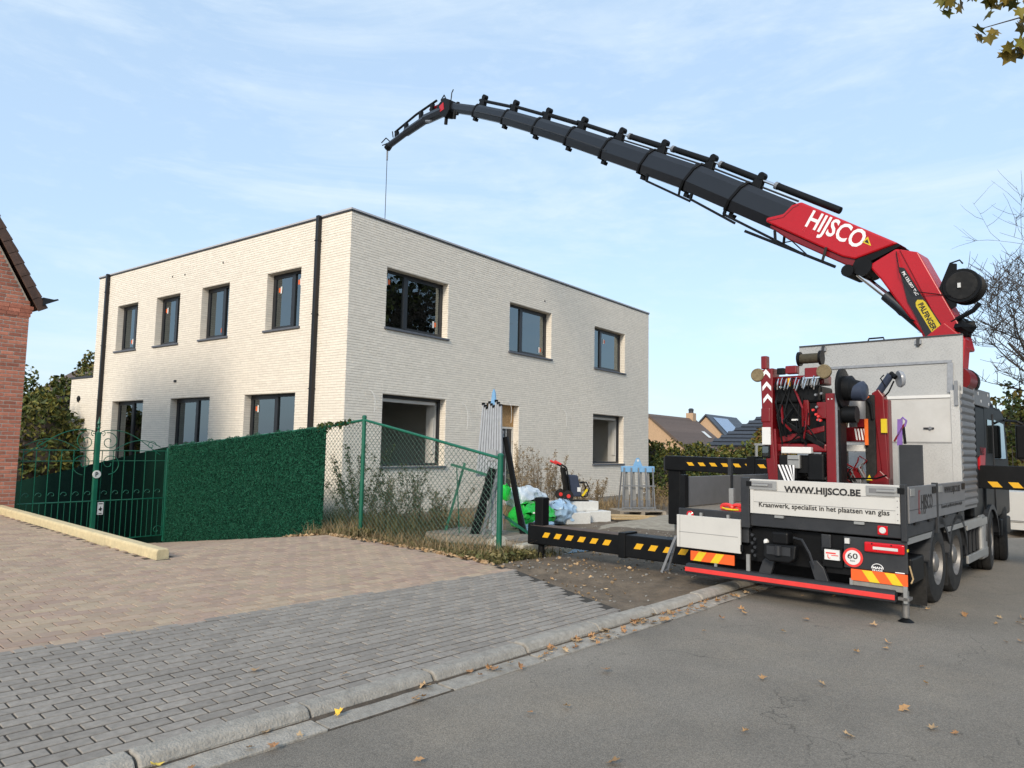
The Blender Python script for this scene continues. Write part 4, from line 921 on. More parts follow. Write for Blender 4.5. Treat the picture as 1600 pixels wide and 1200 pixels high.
for k in range(3): 
    y=7.45+1.6*k; w_=MB().box(1.1,y,4.25,1.19,y+1.4,5.5).build('dormer_window','label',dh); MB().box(1.04,y+.16,4.4,1.09,y+1.24,5.38).build('pane','glass_far',w_)
# house at far left behind the trees
lh=empty('left_far_house',(14,44,-1),label='dark roofed house half hidden by trees at the far left',cat='house')
MB().box(.2,.2,0,11.8,9,2.9).build('wall','wall_tan',lh); MB().prism([(0,0,2.6),(8.2,0,8.0),(12,0,5.0),(12,0,2.6)],(0,9,0)).build('roof','roof_brown',lh)
# trees
def branch_tree(name,label,loc,h,r,depth,seed,leafm=None,nleaf=0,lsize=.1,lean=(0,0,1),cat='tree',spread=.62,limbs=None):
    rr=random.Random(seed); e=empty(name,loc,label=label,cat=cat); tr=MB(); br=MB(); tips=[]
    def grow(p,d,l,rad,k,mbx):
        pts=[p]; q=p.copy(); dd=d.copy(); n=4
        for i in range(n):
            dd=(dd+Vector((rr.gauss(0,.10),rr.gauss(0,.10),rr.gauss(.05,.07)))).normalized(); q=q+dd*l/n; pts.append(q.copy())
        rs=[rad*(1-.55*i/n) for i in range(n+1)]; mbx.tube(pts,rs,8 if k==0 else 4,cap=False)
        if k>=depth: tips.extend(pts[1:]); return
        m=(6,5,5,4,4,2)[min(k,5)]+ (1 if k==0 else 0)
        for i in range(m):
            t=rr.uniform(.35,1) if k else rr.uniform(.30,1); j=min(n-1,int(t*n)); b=pts[j].lerp(pts[j+1],t*n-j)
            ax=Vector((rr.gauss(0,1),rr.gauss(0,1),rr.gauss(0,.35))).normalized(); nd=(dd*(1-spread)+ax*spread+Vector((0,0,.18))).normalized()
            grow(b,nd,l*rr.uniform(.5,.75),max(.008,rs[j]*rr.uniform(.5,.68)),k+1,br)
    grow(Vector((0,0,0)),Vector(lean).normalized(),h*.5,r,0,tr)
    tr.build('trunk','bark',e,smooth=True); br.build('branches','twig',e)
    if nleaf:
        P=[tuple(rr.choice(tips)+Vector((rr.gauss(0,lsize*2.4),rr.gauss(0,lsize*2.4),rr.gauss(0,lsize*2.4)))) for _ in range(nleaf)]
        tag(leaves('crown',P,lsize,leafm,e),kind='stuff')
    return e
branch_tree('bare_tree','leafless tree with fine twigs at the right edge behind the truck',(22.5,-1.2,0),8.8,.16,5,21,spread=.60)
branch_tree('street_tree','leafy dark tree across the street, seen mirrored in the upper windows',(34,-9.5,0),14,.24,4,5,'leaf_dark',9000,.30,cat='tree')
branch_tree('street_tree','thin bare tree across the street mirrored in the largest window',(30,-6.5,0),15,.18,5,9,cat='tree')
# autumn maple whose branch hangs into the top right corner
mp_=empty('maple_tree',(7.6,-2.6,0),label='maple branch with olive and brown leaves hanging in at the top right corner',cat='tree')
MB().tube([(0,0,0),(.05,.05,2.5),(.0,.1,5.0),(.2,.2,7.5)],[.16,.13,.10,.05],10).build('trunk','bark',mp_,smooth=True)
br=MB(); tw=[]
cl=[(0,.1,4.6),(.3,1.0,5.4),(.5,1.9,5.82),(.58,2.5,5.86),(.47,3.03,5.80)]
br.tube(cl,[.06,.04,.02,.010,.004],6)
br.tube([(.4,1.5,5.65),(.5,2.2,6.05),(.48,2.9,6.12)],[.03,.015,.004],5); br.tube([(.5,1.9,5.82),(.6,2.5,5.62),(.62,2.9,5.60)],[.02,.01,.004],5)
def mleaf(m,c,s,rr):
    """five-pointed maple leaf hanging from its stalk"""
    pr_=[(0,-.45),(.16,-.22),(.48,-.28),(.34,-.02),(.5,.22),(.2,.2),(0,.55),(-.2,.2),(-.5,.22),(-.34,-.02),(-.48,-.28),(-.16,-.22)]
    a=Vector((rr.gauss(0,1),rr.gauss(0,1),rr.gauss(0,.35))).normalized(); b=(Vector((rr.gauss(0,.5),rr.gauss(0,.5),-1))); b=(b-a*b.dot(a)).normalized(); n_=a.cross(b)
    V=[Vector(c)]+[Vector(c)+a*x*s+b*y*s+n_*(abs(x)*.25*s) for x,y in pr_]; k=len(V)-1
    m.add(V,[(0,1+i,1+(i+1)%k) for i in range(k)])
rr=random.Random(4)
groups=[((.33,3.15,6.13),(.08,.20,.07),22),((.50,2.72,6.10),(.12,.30,.10),46),((.60,2.62,5.84),(.12,.13,.14),18),((.62,2.80,5.58),(.06,.14,.05),10),((.48,3.0,5.74),(.04,.09,.05),5),((.55,1.9,6.1),(.4,.5,.4),70)]
for (c,sg,n_) in groups:
    for i in range(n_):
        m=MB(); mleaf(m,(c[0]+rr.gauss(0,sg[0]),c[1]+rr.uniform(-1,1)*sg[1],c[2]+rr.gauss(0,sg[2]*.7)),rr.uniform(.12,.19),rr); m.build('leaf','leaf_maple',mp_)
br.build('branch','twig',mp_,smooth=True)
# white cabinet on the far verge
wb=empty('white_container',(18.7,-.55,0),R(-8),label='white metal container standing at the far right beyond the truck',cat='container')
MB().box(0,-1.6,.28,1.6,1.6,.92).build('body','white',wb,bevel=.01); MB().box(.02,-1.58,.12,1.58,1.58,.27).build('base','white',wb)
MB().box(-.012,.78,.55,-.001,.84,.74).build('handle','text',wb); MB().box(-.008,-1.6,.30,-.001,1.6,.315).build('seam','alu_dark',wb)
# fallen leaves
def leaf_mesh(seed,s):
    rr=random.Random(seed); pr_=[(0,-.5),(.14,-.22),(.45,-.30),(.33,-.02),(.5,.2),(.2,.18),(0,.5),(-.2,.18),(-.5,.2),(-.33,-.02),(-.45,-.28),(-.14,-.22)]; m=MB()
    cu=rr.uniform(.3,1.3); V=[(0,0,.01)]+[(x*s*rr.uniform(.55,1.15)*(1-.25*cu*abs(y)),y*s*rr.uniform(.6,1.15),s*(cu*y*y*1.1+rr.uniform(0,.25)*abs(x)+.05)) for x,y in pr_]; k=len(pr_)
    m.add(V,[(0,1+i,1+(i+1)%k) for i in range(k)]); return m.mesh('fallen_leaf')
lms=[leaf_mesh(i,.10) for i in range(7)]; lm2=[]
for q in lms: q.materials.append(M['leaf_dry'])
for i in range(4): q=leaf_mesh(40+i,.10); q.materials.append(M['leaf_litter']); lm2.append(q)
yl=leaf_mesh(99,.10); yl.materials.append(M['leaf_yellow'])
def drop(x,y,z,lab,grp,me=None,s=1):
    o=bpy.data.objects.new('fallen_leaf',me or random.choice(lms+lm2)); C.objects.link(o); o.location=(x,y,z+.006); o.rotation_euler=(random.gauss(0,.25),random.gauss(0,.25),random.uniform(0,6.28)); k=random.uniform(.5,1.05)*s; o.scale=(k,k,k); tag(o,label=lab,cat='leaf',group=grp)
for i in range(120):
    x=random.choice([random.uniform(4.2,9),random.gauss(6.0,.9),random.uniform(1.8,9)]); drop(x,gut(x)+random.uniform(-.06,.15),.02,'dry brown leaf lying in the gutter along the kerb','leaves in the gutter')
for i in range(62):
    t=random.random(); x=2.8+11*t*random.random()**.5; y=gut(x)-random.uniform(.25,4.2)
    drop(x,y,.018,'single dry leaf lying on the asphalt','leaves on the road')
for i in range(45):
    c=random.choice(((7.4,-.05),(8.2,.35),(6.1,-.1),(9.0,.2))); drop(c[0]+random.gauss(0,.3),c[1]+random.gauss(0,.16),.018,'dry leaf in the loose heap on the asphalt right of the truck','leaf heap on the road',s=.85)
for x,y,z in ((3.05,4.45,.09),(3.4,3.95,.085),(8.05,5.3,.03),(7.9,4.6,.03)): drop(x,y,z,'small pale leaf lying on the grey paving and soil beside it','leaves on the paving')
drop(3.02,gut(3.02)+.10,.03,'bright yellow maple leaf in the gutter','',yl,1.0)
drop(1.96,gut(1.96)+.13,.03,'yellow leaf in the gutter at the bottom edge of the picture','',yl,.9)
# ================================================================ crane truck  (local: x forward, y left, z up; origin rear right corner)
TO=Vector((8.147,1.241,0)); TA=R(-5.135)
T=empty('crane_truck',TO,TA,label='dark four-axle flatbed truck with huge red and black loader crane raised over the house',cat='truck')
def tw(t,l,z): return TO+Vector((t*math.cos(TA)-l*math.sin(TA),t*math.sin(TA)+l*math.cos(TA),z))
def B(t0,l0,z0,t1,l1,z1): return MB().box(t0,l0,z0,t1,l1,z1)
rear=(0,-1,0); UP=(0,0,1)
# chassis, deck
MB().box(.12,.80,.50,7.0,.90,.80).build('chassis_rail','black',T); B(.12,1.60,.50,7.0,1.70,.80).build('chassis_rail','black',T)
B(.03,.02,.895,2.74,2.48,.962).build('deck','wood',T)
B(-.005,-.015,.822,.05,2.50,.963).build('rear_beam','darkgrey',T,bevel=.01)
B(.05,-.012,.83,2.74,.045,.966).build('side_beam','darkgrey',T,bevel=.01); B(.05,2.455,.83,2.74,2.50,.966).build('side_beam','darkgrey',T,bevel=.01)
B(.03,-.008,.765,1.10,.02,.825).build('side_rail','alu',T); B(1.75,-.008,.765,3.9,.02,.825).build('side_rail','alu',T)
# tailgate
tg=B(-.03,.035,.968,.0,1.575,1.35).build('tailgate','white',T,bevel=.004)
for z in (1.095,1.222): B(-.0325,.06,z,-.0302,1.55,z+.004).build('seam','alu_dark',tg)
for a,b in ((.036,.075),(1.535,1.574)): B(-.0345,a,.97,-.0305,b,1.348).build('edge_strip','white',tg)
for z in (1.0,1.06,1.13,1.19): B(-.037,.05,z,-.0347,.06,z+.008).build('rivet','alu_dark',tg)
for a,b in ((.03,.345),(1.265,1.58)):
    h=B(-.042,a,1.235,-.0348,b,1.335).build('latch_plate','alu',tg,bevel=.004)
    B(-.0445,a+.05,1.262,-.0425,b-.03,1.31).build('latch_recess','alu_dark',h); B(-.056,a+(.03 if a<1 else .10),1.275,-.045,b-(.10 if a<1 else .03),1.298).build('latch_handle','alu',h,bevel=.004)
    e=.02 if a<1 else 1.585
    B(-.05,e-.03,1.27,-.035,e+.03,1.325).build('latch_pin','black',h)
text('lettering','WWW.HIJSCO.BE','text',tg,(-.0335,1.187,1.222),rear,UP,.79,.066,bold=.032)
text('lettering','Kraanwerk, specialist in het plaatsen van glas','text',tg,(-.0335,1.474,1.047),rear,UP,1.345,.052,bold=.012)
B(-.04,1.583,.80,.05,1.685,1.365).build('corner_post','darkgrey',T,bevel=.006); B(-.035,-.022,.80,.03,.030,1.36).build('corner_post','darkgrey',T,bevel=.006)
for l in (1.25,.42): B(-.03,l-.05,.935,-.006,l+.05,.962).build('hinge','alu',T)
# lowered left flap
fp=B(-.045,1.69,.50,-.018,2.50,.884).build('drop_flap','white',T,bevel=.004)
B(-.048,1.72,.682,-.0455,2.47,.686).build('seam','alu_dark',fp); B(-.0475,2.455,.505,-.0455,2.458,.88).build('seam','alu_dark',fp)
for l in (1.83,2.17): B(-.04,l,.88,-.008,l+.03,.925).build('hinge','alu',fp)
B(-.052,1.66,.53,-.02,1.69,.60).build('latch','black',fp)
lr=MB().lathe((-.02,2.33,.893),(-1,0,0),[(.045,0),(.045,.012),(.03,.02)],16).build('round_reflector','lamp_red',T); MB().lathe((-.041,2.33,.893),(-1,0,0),[(.024,0),(.02,.006)],14).build('lens','lamp_w',lr)
# sideboards
for i,(a,b) in enumerate(((.055,1.20),(1.27,2.72))):
    s=B(a,-.03,.972,b,.0,1.335).build('sideboard','alu_dark',T,bevel=.004)  # the grey of these right-hand boards has their shade put into the colour
    B(a+.03,-.038,1.24,a+.2,-.0305,1.315).build('latch_plate','alu',s,bevel=.004); B(b-.2,-.038,1.24,b-.03,-.0305,1.315).build('latch_plate','black',s,bevel=.004)
    B(a,-.034,1.10,b,-.0302,1.104).build('seam','darkgrey',s)
    for k in (.25,.75): B(a+(b-a)*k-.08,-.034,.945,a+(b-a)*k+.08,-.012,.975).build('hinge','black',s)
    if i==0: text('lettering','HIJSCO','text',s,(.52,-.0315,1.09),(1,0,0),UP,.48,.15,bold=.01,split=True); MB().prism([(.40,-.0315,1.05),(.47,-.0315,1.05),(.47,-.0315,1.07),(.44,-.0315,1.08),(.45,-.0315,1.27),(.50,-.0315,1.29),(.43,-.0315,1.29)],(0,-.002,0)).build('hook_logo','red_d',s)
    else: text('lettering','WWW.HIJSCO.BE','text',s,(1.58,-.0315,1.225),(1,0,0),UP,.85,.07,bold=.02); text('lettering','Kraanwerk, specialist in het plaatsen van glas','text',s,(1.42,-.0315,1.06),(1,0,0),UP,1.1,.04,bold=.008)
B(1.205,-.035,.80,1.265,.02,1.35).build('stake_post','darkgrey',T)
s=B(.15,2.47,.972,1.36,2.50,1.335).build('sideboard','alu_dark',T,bevel=.004); B(1.42,2.47,.972,2.72,2.50,1.335).build('sideboard','alu_dark',T,bevel=.004)
B(.05,2.44,.80,.14,2.51,1.36).build('stake_post','black',T); B(1.362,2.46,.80,1.418,2.51,1.56).build('stake_post','darkgrey',T)
for (t,l) in ((.55,2.05),(.55,1.80)): B(t,l,.966,t+.05,l+.06,1.20).build('deck_post','alu',T)
# rear end below the deck
B(.10,.28,.42,.15,2.25,.80).build('rear_crossmember','black',T)
for l in (1.62,.72): MB().prism([(.02,l,.62),(.02,l+.10,.62),(.02,l+.10,.80),(.02,l,.80)],(.08,0,0)).build('frame_end','darkgrey',T,bevel=.01)
ub=MB().prism([(-.055,2.385,.20),(.04,2.385,.20),(.06,2.385,.25),(.04,2.385,.315),(-.03,2.385,.315),(-.06,2.385,.285)],(0,-2.29,0)).build('underrun_bar','darkgrey',T,bevel=.012)
B(-.068,.095,.228,-.0605,2.38,.278).build('red_strip','red_bar',ub,bevel=.003)
for l0,sg in ((1.50,1),(.74,-1)): MB().prism([(-.01,l0,.31),(-.01,l0-.14*sg,.31),(-.01,l0-.20*sg,.50),(-.01,l0-.12*sg,.52),(-.01,l0-.05*sg,.45)],(.05,0,0)).build('bar_bracket','darkgrey',T,bevel=.006)
B(-.01,2.0,.31,.02,2.03,.40).build('bar_stay','alu',T); B(-.01,1.60,.30,.02,1.64,.50).build('bar_stay','alu',T); B(-.01,.50,.31,.02,.53,.38).build('bar_stay','alu',T); B(-.01,-.005,.20,.02,.03,.38).build('bar_stay','alu',T)
# tow coupling
tc_=MB().prism([(-.13,1.385,.66),(-.13,1.03,.66),(-.15,1.04,.52),(-.15,1.10,.475),(-.15,1.32,.475),(-.15,1.385,.52)],(.10,0,0)).build('tow_coupling','black',T,bevel=.015)
B(-.158,1.08,.55,-.152,1.34,.64).build('coupling_mouth','darkgrey',tc_); MB().lathe((-.165,1.21,.60),(0,0,1),[(.035,-.05),(.035,.05)],10).build('coupling_pin','darkgrey',tc_)
B(-.12,1.12,.66,.05,1.30,.79).build('coupling_head','black',T,bevel=.02)
MB().tube([(-.06,1.08,.74),(-.09,.98,.73),(-.10,.90,.60),(-.10,.86,.48)],.013,6).build('coupling_lever','darkgrey',T,smooth=True)
for k in range(6): MB().lathe((.0,1.53+.03*(k%2),.50+.045*k),(-1,0,0),[(.018,0),(.018,.03)],8).build('bolt','darkgrey',T)
MB().blob((-.02,1.40,.66),(.03,.03,.035),8,5).build('air_coupling','label',T)
# lamp plate on the right
B(.0,-.012,.482,.03,.585,.80).build('lamp_plate','darkgrey',T,bevel=.006)
tl=B(-.04,.005,.668,-.001,.375,.768).build('tail_lamp','lamp_red',T,bevel=.015,seg=3); B(-.046,.06,.70,-.041,.29,.728).build('lamp_insert','lamp_w',tl)
for l in (.12,.3): MB().lathe((-.041,l,.752),(-1,0,0),[(.008,0),(.006,.004)],8).build('screw','black',tl)
rr_=B(-.02,.155,.848,-.0055,.25,.938).build('square_reflector','lamp_red',T,bevel=.006); MB().lathe((-.0205,.203,.893),(-1,0,0),[(.033,0),(.028,.006)],18).build('lens','lamp_w',rr_)
sg=MB().lathe((-.004,.494,.592),(-1,0,0),[(.098,0),(.098,.006)],32).build('speed_sign','red_bar',T); MB().lathe((-.0105,.494,.592),(-1,0,0),[(.074,0),(.074,.003)],30).build('sign_face','label',sg)
text('lettering','60','text',sg,(-.014,.545,.58),rear,UP,.10,.055,bold=.01); text('lettering','km','text',sg,(-.014,.517,.552),rear,UP,.045,.016,bold=.01)
wl=B(-.03,.52,.73,-.001,.565,.785).build('work_lamp','lamp_w',T)
pb=B(-.03,.62,.545,-.005,.77,.65).build('hook_board','label',T); B(-.0325,.655,.608,-.0305,.755,.622).build('printed_line','red_bar',pb); B(-.0325,.63,.59,-.0305,.70,.598).build('printed_line','red_bar',pb); MB().tube([(-.032,.735,.60),(-.032,.735,.575),(-.032,.725,.56),(-.032,.712,.565)],.004,5).build('printed_hook','red_bar',pb)
B(.0,.60,.47,.05,.80,.665).build('lamp_box','black',T)
MB().tube([(-.004,.263+.055*math.cos(a),.505+.048*math.sin(a)) for a in np.linspace(0,math.pi,14)],.004,5).build('maker_badge','textw',T)
text('lettering','MAN','textw',T,(-.002,.308,.503),rear,UP,.09,.022,bold=.03); text('lettering','DE LAAK','textw',T,(-.002,.312,.482),rear,UP,.10,.013,bold=.03); B(-.004,.015,.484,-.001,.10,.493).build('printed_line','textw',T)
def chevron(l0,l1,z0,z1,n,sl):
    c=B(-.012,l0,z0,.004,l1,z1).build('hazard_board','orange_f',T,bevel=.002); w_=(l1-l0)/n
    for k in range(n):
        if k%2==1:
            a=l1-k*w_; MB().prism([(-.013,a,z1-.002),(-.013,a-w_*.9,z1-.002),(-.013,max(l0+.002,min(l1-.002,a-w_*.9-sl)),z0+.002),(-.013,max(l0+.002,min(l1-.002,a-sl)),z0+.002)],(-.002,0,0)).build('stripe','yellow_f',c)
chevron(-.012,.515,.364,.478,5,.075); chevron(1.783,2.335,.352,.466,5,-.075)
B(.005,.0,.30,.03,.50,.362).build('mud_guard_rear','plinth',T)
MB().lathe((.08,.035,.05),(0,0,1),[(.034,0),(.034,.26)],14).build('stabiliser_leg','rim',T,smooth=True); MB().lathe((.08,.035,.0),(0,0,1),[(.085,.0),(.07,.015),(.035,.04)],14).build('stabiliser_foot','black',T)
B(-.01,-.02,.225,.12,.08,.255).build('stabiliser_clamp','rim',T)
# wheels
def wheel(t,l,steer=0,out=-1):
    ax=Vector((math.sin(steer),math.cos(steer),0)); c=Vector((t,l,.445)); Rr=.445; w_=.15
    o=MB().lathe(c,ax,[(.24,-w_),(.36,-w_*1.02),(.42,-w_*.92),(Rr,-w_*.7),(Rr,-w_*.25),(Rr-.012,-w_*.22),(Rr-.012,-w_*.16),(Rr,-w_*.13),(Rr,w_*.13),(Rr-.012,w_*.16),(Rr-.012,w_*.22),(Rr,w_*.25),(Rr,w_*.7),(.42,w_*.92),(.36,w_*1.02),(.24,w_)],40,cap=False).build('wheel','rubber',T,smooth=True)
    s=out; pr_=[(.245,s*w_*.99),(.235,s*w_*.8),(.22,s*w_*.55),(.12,s*w_*.45),(.10,s*w_*.9),(.06,s*w_*1.0),(.001,s*w_*1.0)]
    rm=MB().lathe(c,ax,pr_,26,cap=False).build('rim','rim',o,smooth=True)
    for k in range(10 if out<0 else 0):
        a=2*math.pi*k/10; p=c+ax*(s*w_*.5)+Vector((math.cos(a)*.165,0,math.sin(a)*.165)); MB().lathe(p,ax*s,[(.016,0),(.012,.03)],6).build('wheel_nut','steel',rm)
for t,st_ in ((1.41,0),(2.36,0),(4.72,-.10),(6.08,-.14)):
    wheel(t,.17 if t<3 else .16,st_,-1); wheel(t,2.33,st_,1)
for t in (1.41,2.36): MB().tube([(t,.3,.445),(t,2.2,.445)],.09,10).build('axle','black',T,smooth=True)
for t in (1.41,2.36,4.72):
    pts=[(t+.52*math.cos(a),.49*math.sin(a)+.445) for a in np.linspace(R(8),R(172),16)]; m=MB()
    for (a,b),(c,d) in zip(pts,pts[1:]):
        for l0,l1 in ((-.0,.36),): m.hexa([(a,l0,b),(c,l0,d),(c,l1,d),(a,l1,b),(a*1.0,l0,b+.018),(c,l0,d+.018),(c,l1,d+.018),(a,l1,b+.018)])
        m.hexa([(a,-.012,b-.05),(c,-.012,d-.05),(c,.0,d-.05),(a,.0,b-.05),(a,-.012,b+.018),(c,-.012,d+.018),(c,.0,d+.018),(a,.0,b+.018)])
    m.build('mudguard','darkgrey',T)
B(.86,.02,.05,.875,.34,.50).build('mud_flap','rubber',T); B(1.86,.02,.14,1.875,.34,.50).build('mud_flap','rubber',T)
B(.30,.02,.34,.80,.40,.60).build('locker','black',T,bevel=.02); B(.05,.3,.40,.9,.78,.80).build('toolbox','black',T)
MB().tube([(.12,.0,.55),(.16,-.02,.42),(.12,-.01,.38)],.008,5).build('hose','plank',T); B(-.01,-.02,.70,.03,-.013,.725).build('side_marker','yellow_f',T)
# side guards, tank
for z in (.70,.28):
    B(2.92,-.01,z,4.30,.02,z+.10).build('side_guard','alu',T,bevel=.006)
B(3.0,.05,.36,4.0,.5,.80).build('battery_box','black',T,bevel=.01)
for k in range(4): B(3.05+.25*k,.02,.38,3.06+.25*k,.049,.72).build('box_rib','darkgrey',T)
tk_=MB(); pf=[(4.02,.0,.22),(4.02,.62,.22),(4.02,.62,.84),(4.02,.06,.84),(4.02,-.0,.78)]; tk_.prism(pf,(.40,0,0)); tk_.build('fuel_tank','alu',T,bevel=.05,seg=3)
# ---- aluminium cabinet behind the crane
B(2.745,.10,.968,2.79,2.08,1.81).build('cabinet_lower_panel','tread_b',T); B(2.752,.10,1.812,2.79,2.08,1.83).build('cabinet_ledge','alu',T)
B(2.765,.10,1.832,2.79,2.08,2.405).build('cabinet_door','panel',T); lk=B(2.742,.30,2.0,2.7645,.42,2.02).build('door_latch','darkgrey',T); MB().lathe((2.742,.34,2.01),(-1,0,0),[(.022,0),(.018,.012)],10).build('latch_knob','steel',lk)
B(2.748,.07,2.407,2.79,2.08,2.447).build('cabinet_sill','label',T); B(2.745,.0,.968,2.79,.098,2.50).build('cabinet_post','tread_b',T)
B(2.79,2.05,.968,3.6,2.08,2.45).build('cabinet_side','alu_dark',T); B(3.57,.03,.968,3.6,2.05,2.45).build('cabinet_back','alu_dark',T); B(2.79,.03,2.41,3.6,2.05,2.447).build('cabinet_top','alu_dark',T)
def lidp(l,h,o=0): return (2.80+.14*h-o,l,2.45+.80*h)
lid=MB().hexa([lidp(-.03,0),lidp(-.03,0,-.025),lidp(2.10,0,-.025),lidp(2.10,0),lidp(-.03,1),lidp(-.03,1,-.025),lidp(2.10,1,-.025),lidp(2.10,1)]).build('cabinet_lid','tread',T)
def lb(l0,h0,l1,h1,nm='lid_frame',m_='alu_dark',th=.018): return MB().hexa([lidp(l0,h0,.002),lidp(l0,h0,th),lidp(l1,h0,th),lidp(l1,h0,.002),lidp(l0,h1,.002),lidp(l0,h1,th),lidp(l1,h1,th),lidp(l1,h1,.002)]).build(nm,m_,lid)
lb(.09,.53,2.0,.575,m_='steel'); lb(.075,.03,.14,.528,m_='steel'); lb(1.94,.03,2.0,.528,m_='steel')
for l in (.45,1.70): lb(l,.88,l+.08,.95,'lid_clasp','steel',.03); lb(l+.02,.85,l+.06,.975,'lid_clasp','darkgrey',.04)
lb(-.03,.985,2.10,1.012,'lid_edge','darkgrey',.01)
MB().tube([lidp(1.13,1.0),lidp(1.12,1.05),lidp(.93,1.05),lidp(.92,1.0)],.012,6).build('lid_handle','black',lid)
B(2.72,.01,2.30,2.744,.05,2.62).build('lid_strut','steel',T)
k=0; z=1.0
while z<2.5:
    MB().prism([(2.80,.0,z),(2.80,-.016,z+.030),(2.80,-.016,z+.056),(2.80,.0,z+.086)],(.85,0,0)).build('side_slat','alu_dark',T); z+=.0925
B(2.79,.001,.968,3.66,.028,2.50).build('slat_backing','alu_dark',T)
B(1.22,.10,.968,1.25,.34,1.77).build('locker_door','darkgrey',T,bevel=.005); B(1.25,.335,.968,1.7,.36,1.76).build('locker_side','alu',T)
# ---- crane base, cab
B(3.72,.05,.80,4.85,2.45,1.62).build('crane_base','black',T,bevel=.04); B(3.70,.02,1.0,3.95,.20,1.72).build('control_box','darkgrey',T,bevel=.02)
MB().prism([(4.0,.0,1.46),(4.35,.0,1.46),(4.45,.0,1.78),(4.0,.0,1.80)],(0,.12,0)).build('base_bracket','red',T,bevel=.01)
B(3.74,.0,1.64,4.40,.6,2.36).build('oil_tank','black',T,bevel=.03)
cb=MB().prism([(4.45,.02,.72),(6.55,.02,.72),(6.6,.02,1.55),(6.35,.02,2.30),(6.05,.02,2.42),(4.5,.02,2.46)],(0,2.38,0)).build('cab','black',T,bevel=.05,seg=3)
MB().prism([(5.25,.008,1.62),(6.25,.008,1.62),(6.12,.008,2.18),(5.25,.008,2.22)],(0,.010,0)).build('side_window','glass',cb); B(4.7,.008,1.7,5.05,.018,2.2).build('side_window','glass',cb)
B(5.18,.006,.8,5.19,.019,2.3).build('door_gap','darkgrey',cb); B(5.22,-.005,1.45,5.4,.018,1.50).build('door_handle','darkgrey',cb)
MB().prism([(4.55,.06,2.44),(5.9,.06,2.42),(5.2,.06,2.60),(4.55,.06,2.62)],(0,2.2,0)).build('roof_deflector','darkgrey',cb,bevel=.05,seg=3)
mr=B(6.45,-.34,1.62,6.60,-.10,2.18).build('mirror','black',T,bevel=.03); MB().tube([(6.2,.02,2.25),(6.48,-.12,2.24),(6.5,-.2,2.2)],.02,6).build('mirror_arm','black',mr)
B(5.5,-.0,.42,6.4,.2,.70).build('cab_step','black',T,bevel=.03)
gpz=MB().prism([(3.72,.0,2.37),(4.85,.0,2.37),(4.98,.0,2.45),(4.95,.0,2.62),(3.72,.0,2.60)],(0,.06,0)).build('crane_plate','alu_dark',T,bevel=.01)
for a,b in ((4.0,2.54),(4.75,2.56),(4.8,2.43),(4.2,2.44)): MB().lathe((a,-.003,b),(0,-1,0),[(.028,0),(.02,.004)],10).build('plate_hole','label',gpz)
MB().lathe((3.62,.14,2.70),(1,0,0),[(.17,-.25),(.18,0),(.18,.18),(.1,.2)],18).build('slew_motor','red_d',T,smooth=True); MB().lathe((3.82,.14,2.70),(1,0,0),[(.19,0),(.19,.12),(.1,.15)],18).build('motor_cover','black',T,smooth=True)
# ---- outriggers
def stripes(par,t,l0,l1,z,n,hh=.075,sl=.05,face=-1):
    for k in range(n):
        a=l0+(l1-l0)*(k+.15)/n; b=a+(l1-l0)/n*.48
        MB().prism([(t,a,z-hh/2),(t,b,z-hh/2),(t,b+sl,z+hh/2),(t,a+sl,z+hh/2)],(face*.0025,0,0)).build('hazard_stripe','yellow',par)
fb=MB().prism([(4.0,5.02,1.30),(4.0,5.02,1.56),(4.0,2.3,1.53),(4.0,-2.6,1.53),(4.0,-2.6,1.17),(4.0,2.3,1.24)],(.32,0,0)).build('front_outrigger_beam','black',T,bevel=.012)
stripes(fb,3.998,4.55,2.55,1.42,9,.06,.05); stripes(fb,3.998,-.10,-2.5,1.27,10,.075,.06)
B(3.985,3.28,1.22,4.34,3.42,1.58).build('beam_collar','black',T)
leg=B(4.05,4.72,.30,4.27,4.98,1.50).build('front_outrigger_leg','black',T,bevel=.02); MB().lathe((4.16,4.85,.05),(0,0,1),[(.05,0),(.05,.3)],12).build('leg_ram','chrome',leg); MB().lathe((4.16,4.85,-.02),(0,0,1),[(.24,0),(.22,.03),(.07,.08)],16).build('foot_plate','black',leg)
B(4.03,4.99,1.28,4.3,5.06,1.54).build('beam_end_cap','darkgrey',fb)
B(4.05,-2.75,.30,4.27,-2.5,1.50).build('front_outrigger_leg','black',T,bevel=.02)
rb=B(.45,2.2,.222,.72,5.28,.488).build('rear_outrigger_beam','black',T,bevel=.012); B(.44,.3,.205,.73,3.60,.505).build('beam_sleeve','black',T,bevel=.012)
B(.425,3.55,.19,.745,3.66,.53).build('beam_collar','black',rb,bevel=.01)
stripes(rb,.448,5.05,3.75,.37,6,.075,-.05); stripes(rb,.438,3.45,2.35,.37,5,.075,-.05)
MB().box(.455,2.2,.4895,.715,5.26,.4925).build('rusty_top','roof_brown',rb)
lg=B(.50,5.06,.20,.66,5.22,.91).build('rear_outrigger_leg','black',T,bevel=.015); B(.48,5.20,.20,.68,5.34,.52).build('leg_bracket','black',lg,bevel=.02); B(.52,5.22,.66,.6,5.27,.68).build('grease_nipple','label',lg)
MB().lathe((.58,5.14,.0),(0,0,1),[(.12,-.03),(.11,.0),(.05,.06),(.05,.22)],14).build('leg_foot','black',lg)
# folding step ladder hanging at the left rear corner
ld=MB()
for o in (0,.16): ld.bar((-.03+o*.2,2.52,.62),(-.06+o*.9,2.70,.17),.015,.03)
ld.bar((-.06,2.70,.18),(.09,2.70,.18),.03,.015); ld.bar((-.045,2.61,.40),(.05,2.61,.40),.03,.015); ld.build('step_ladder','steel',T)
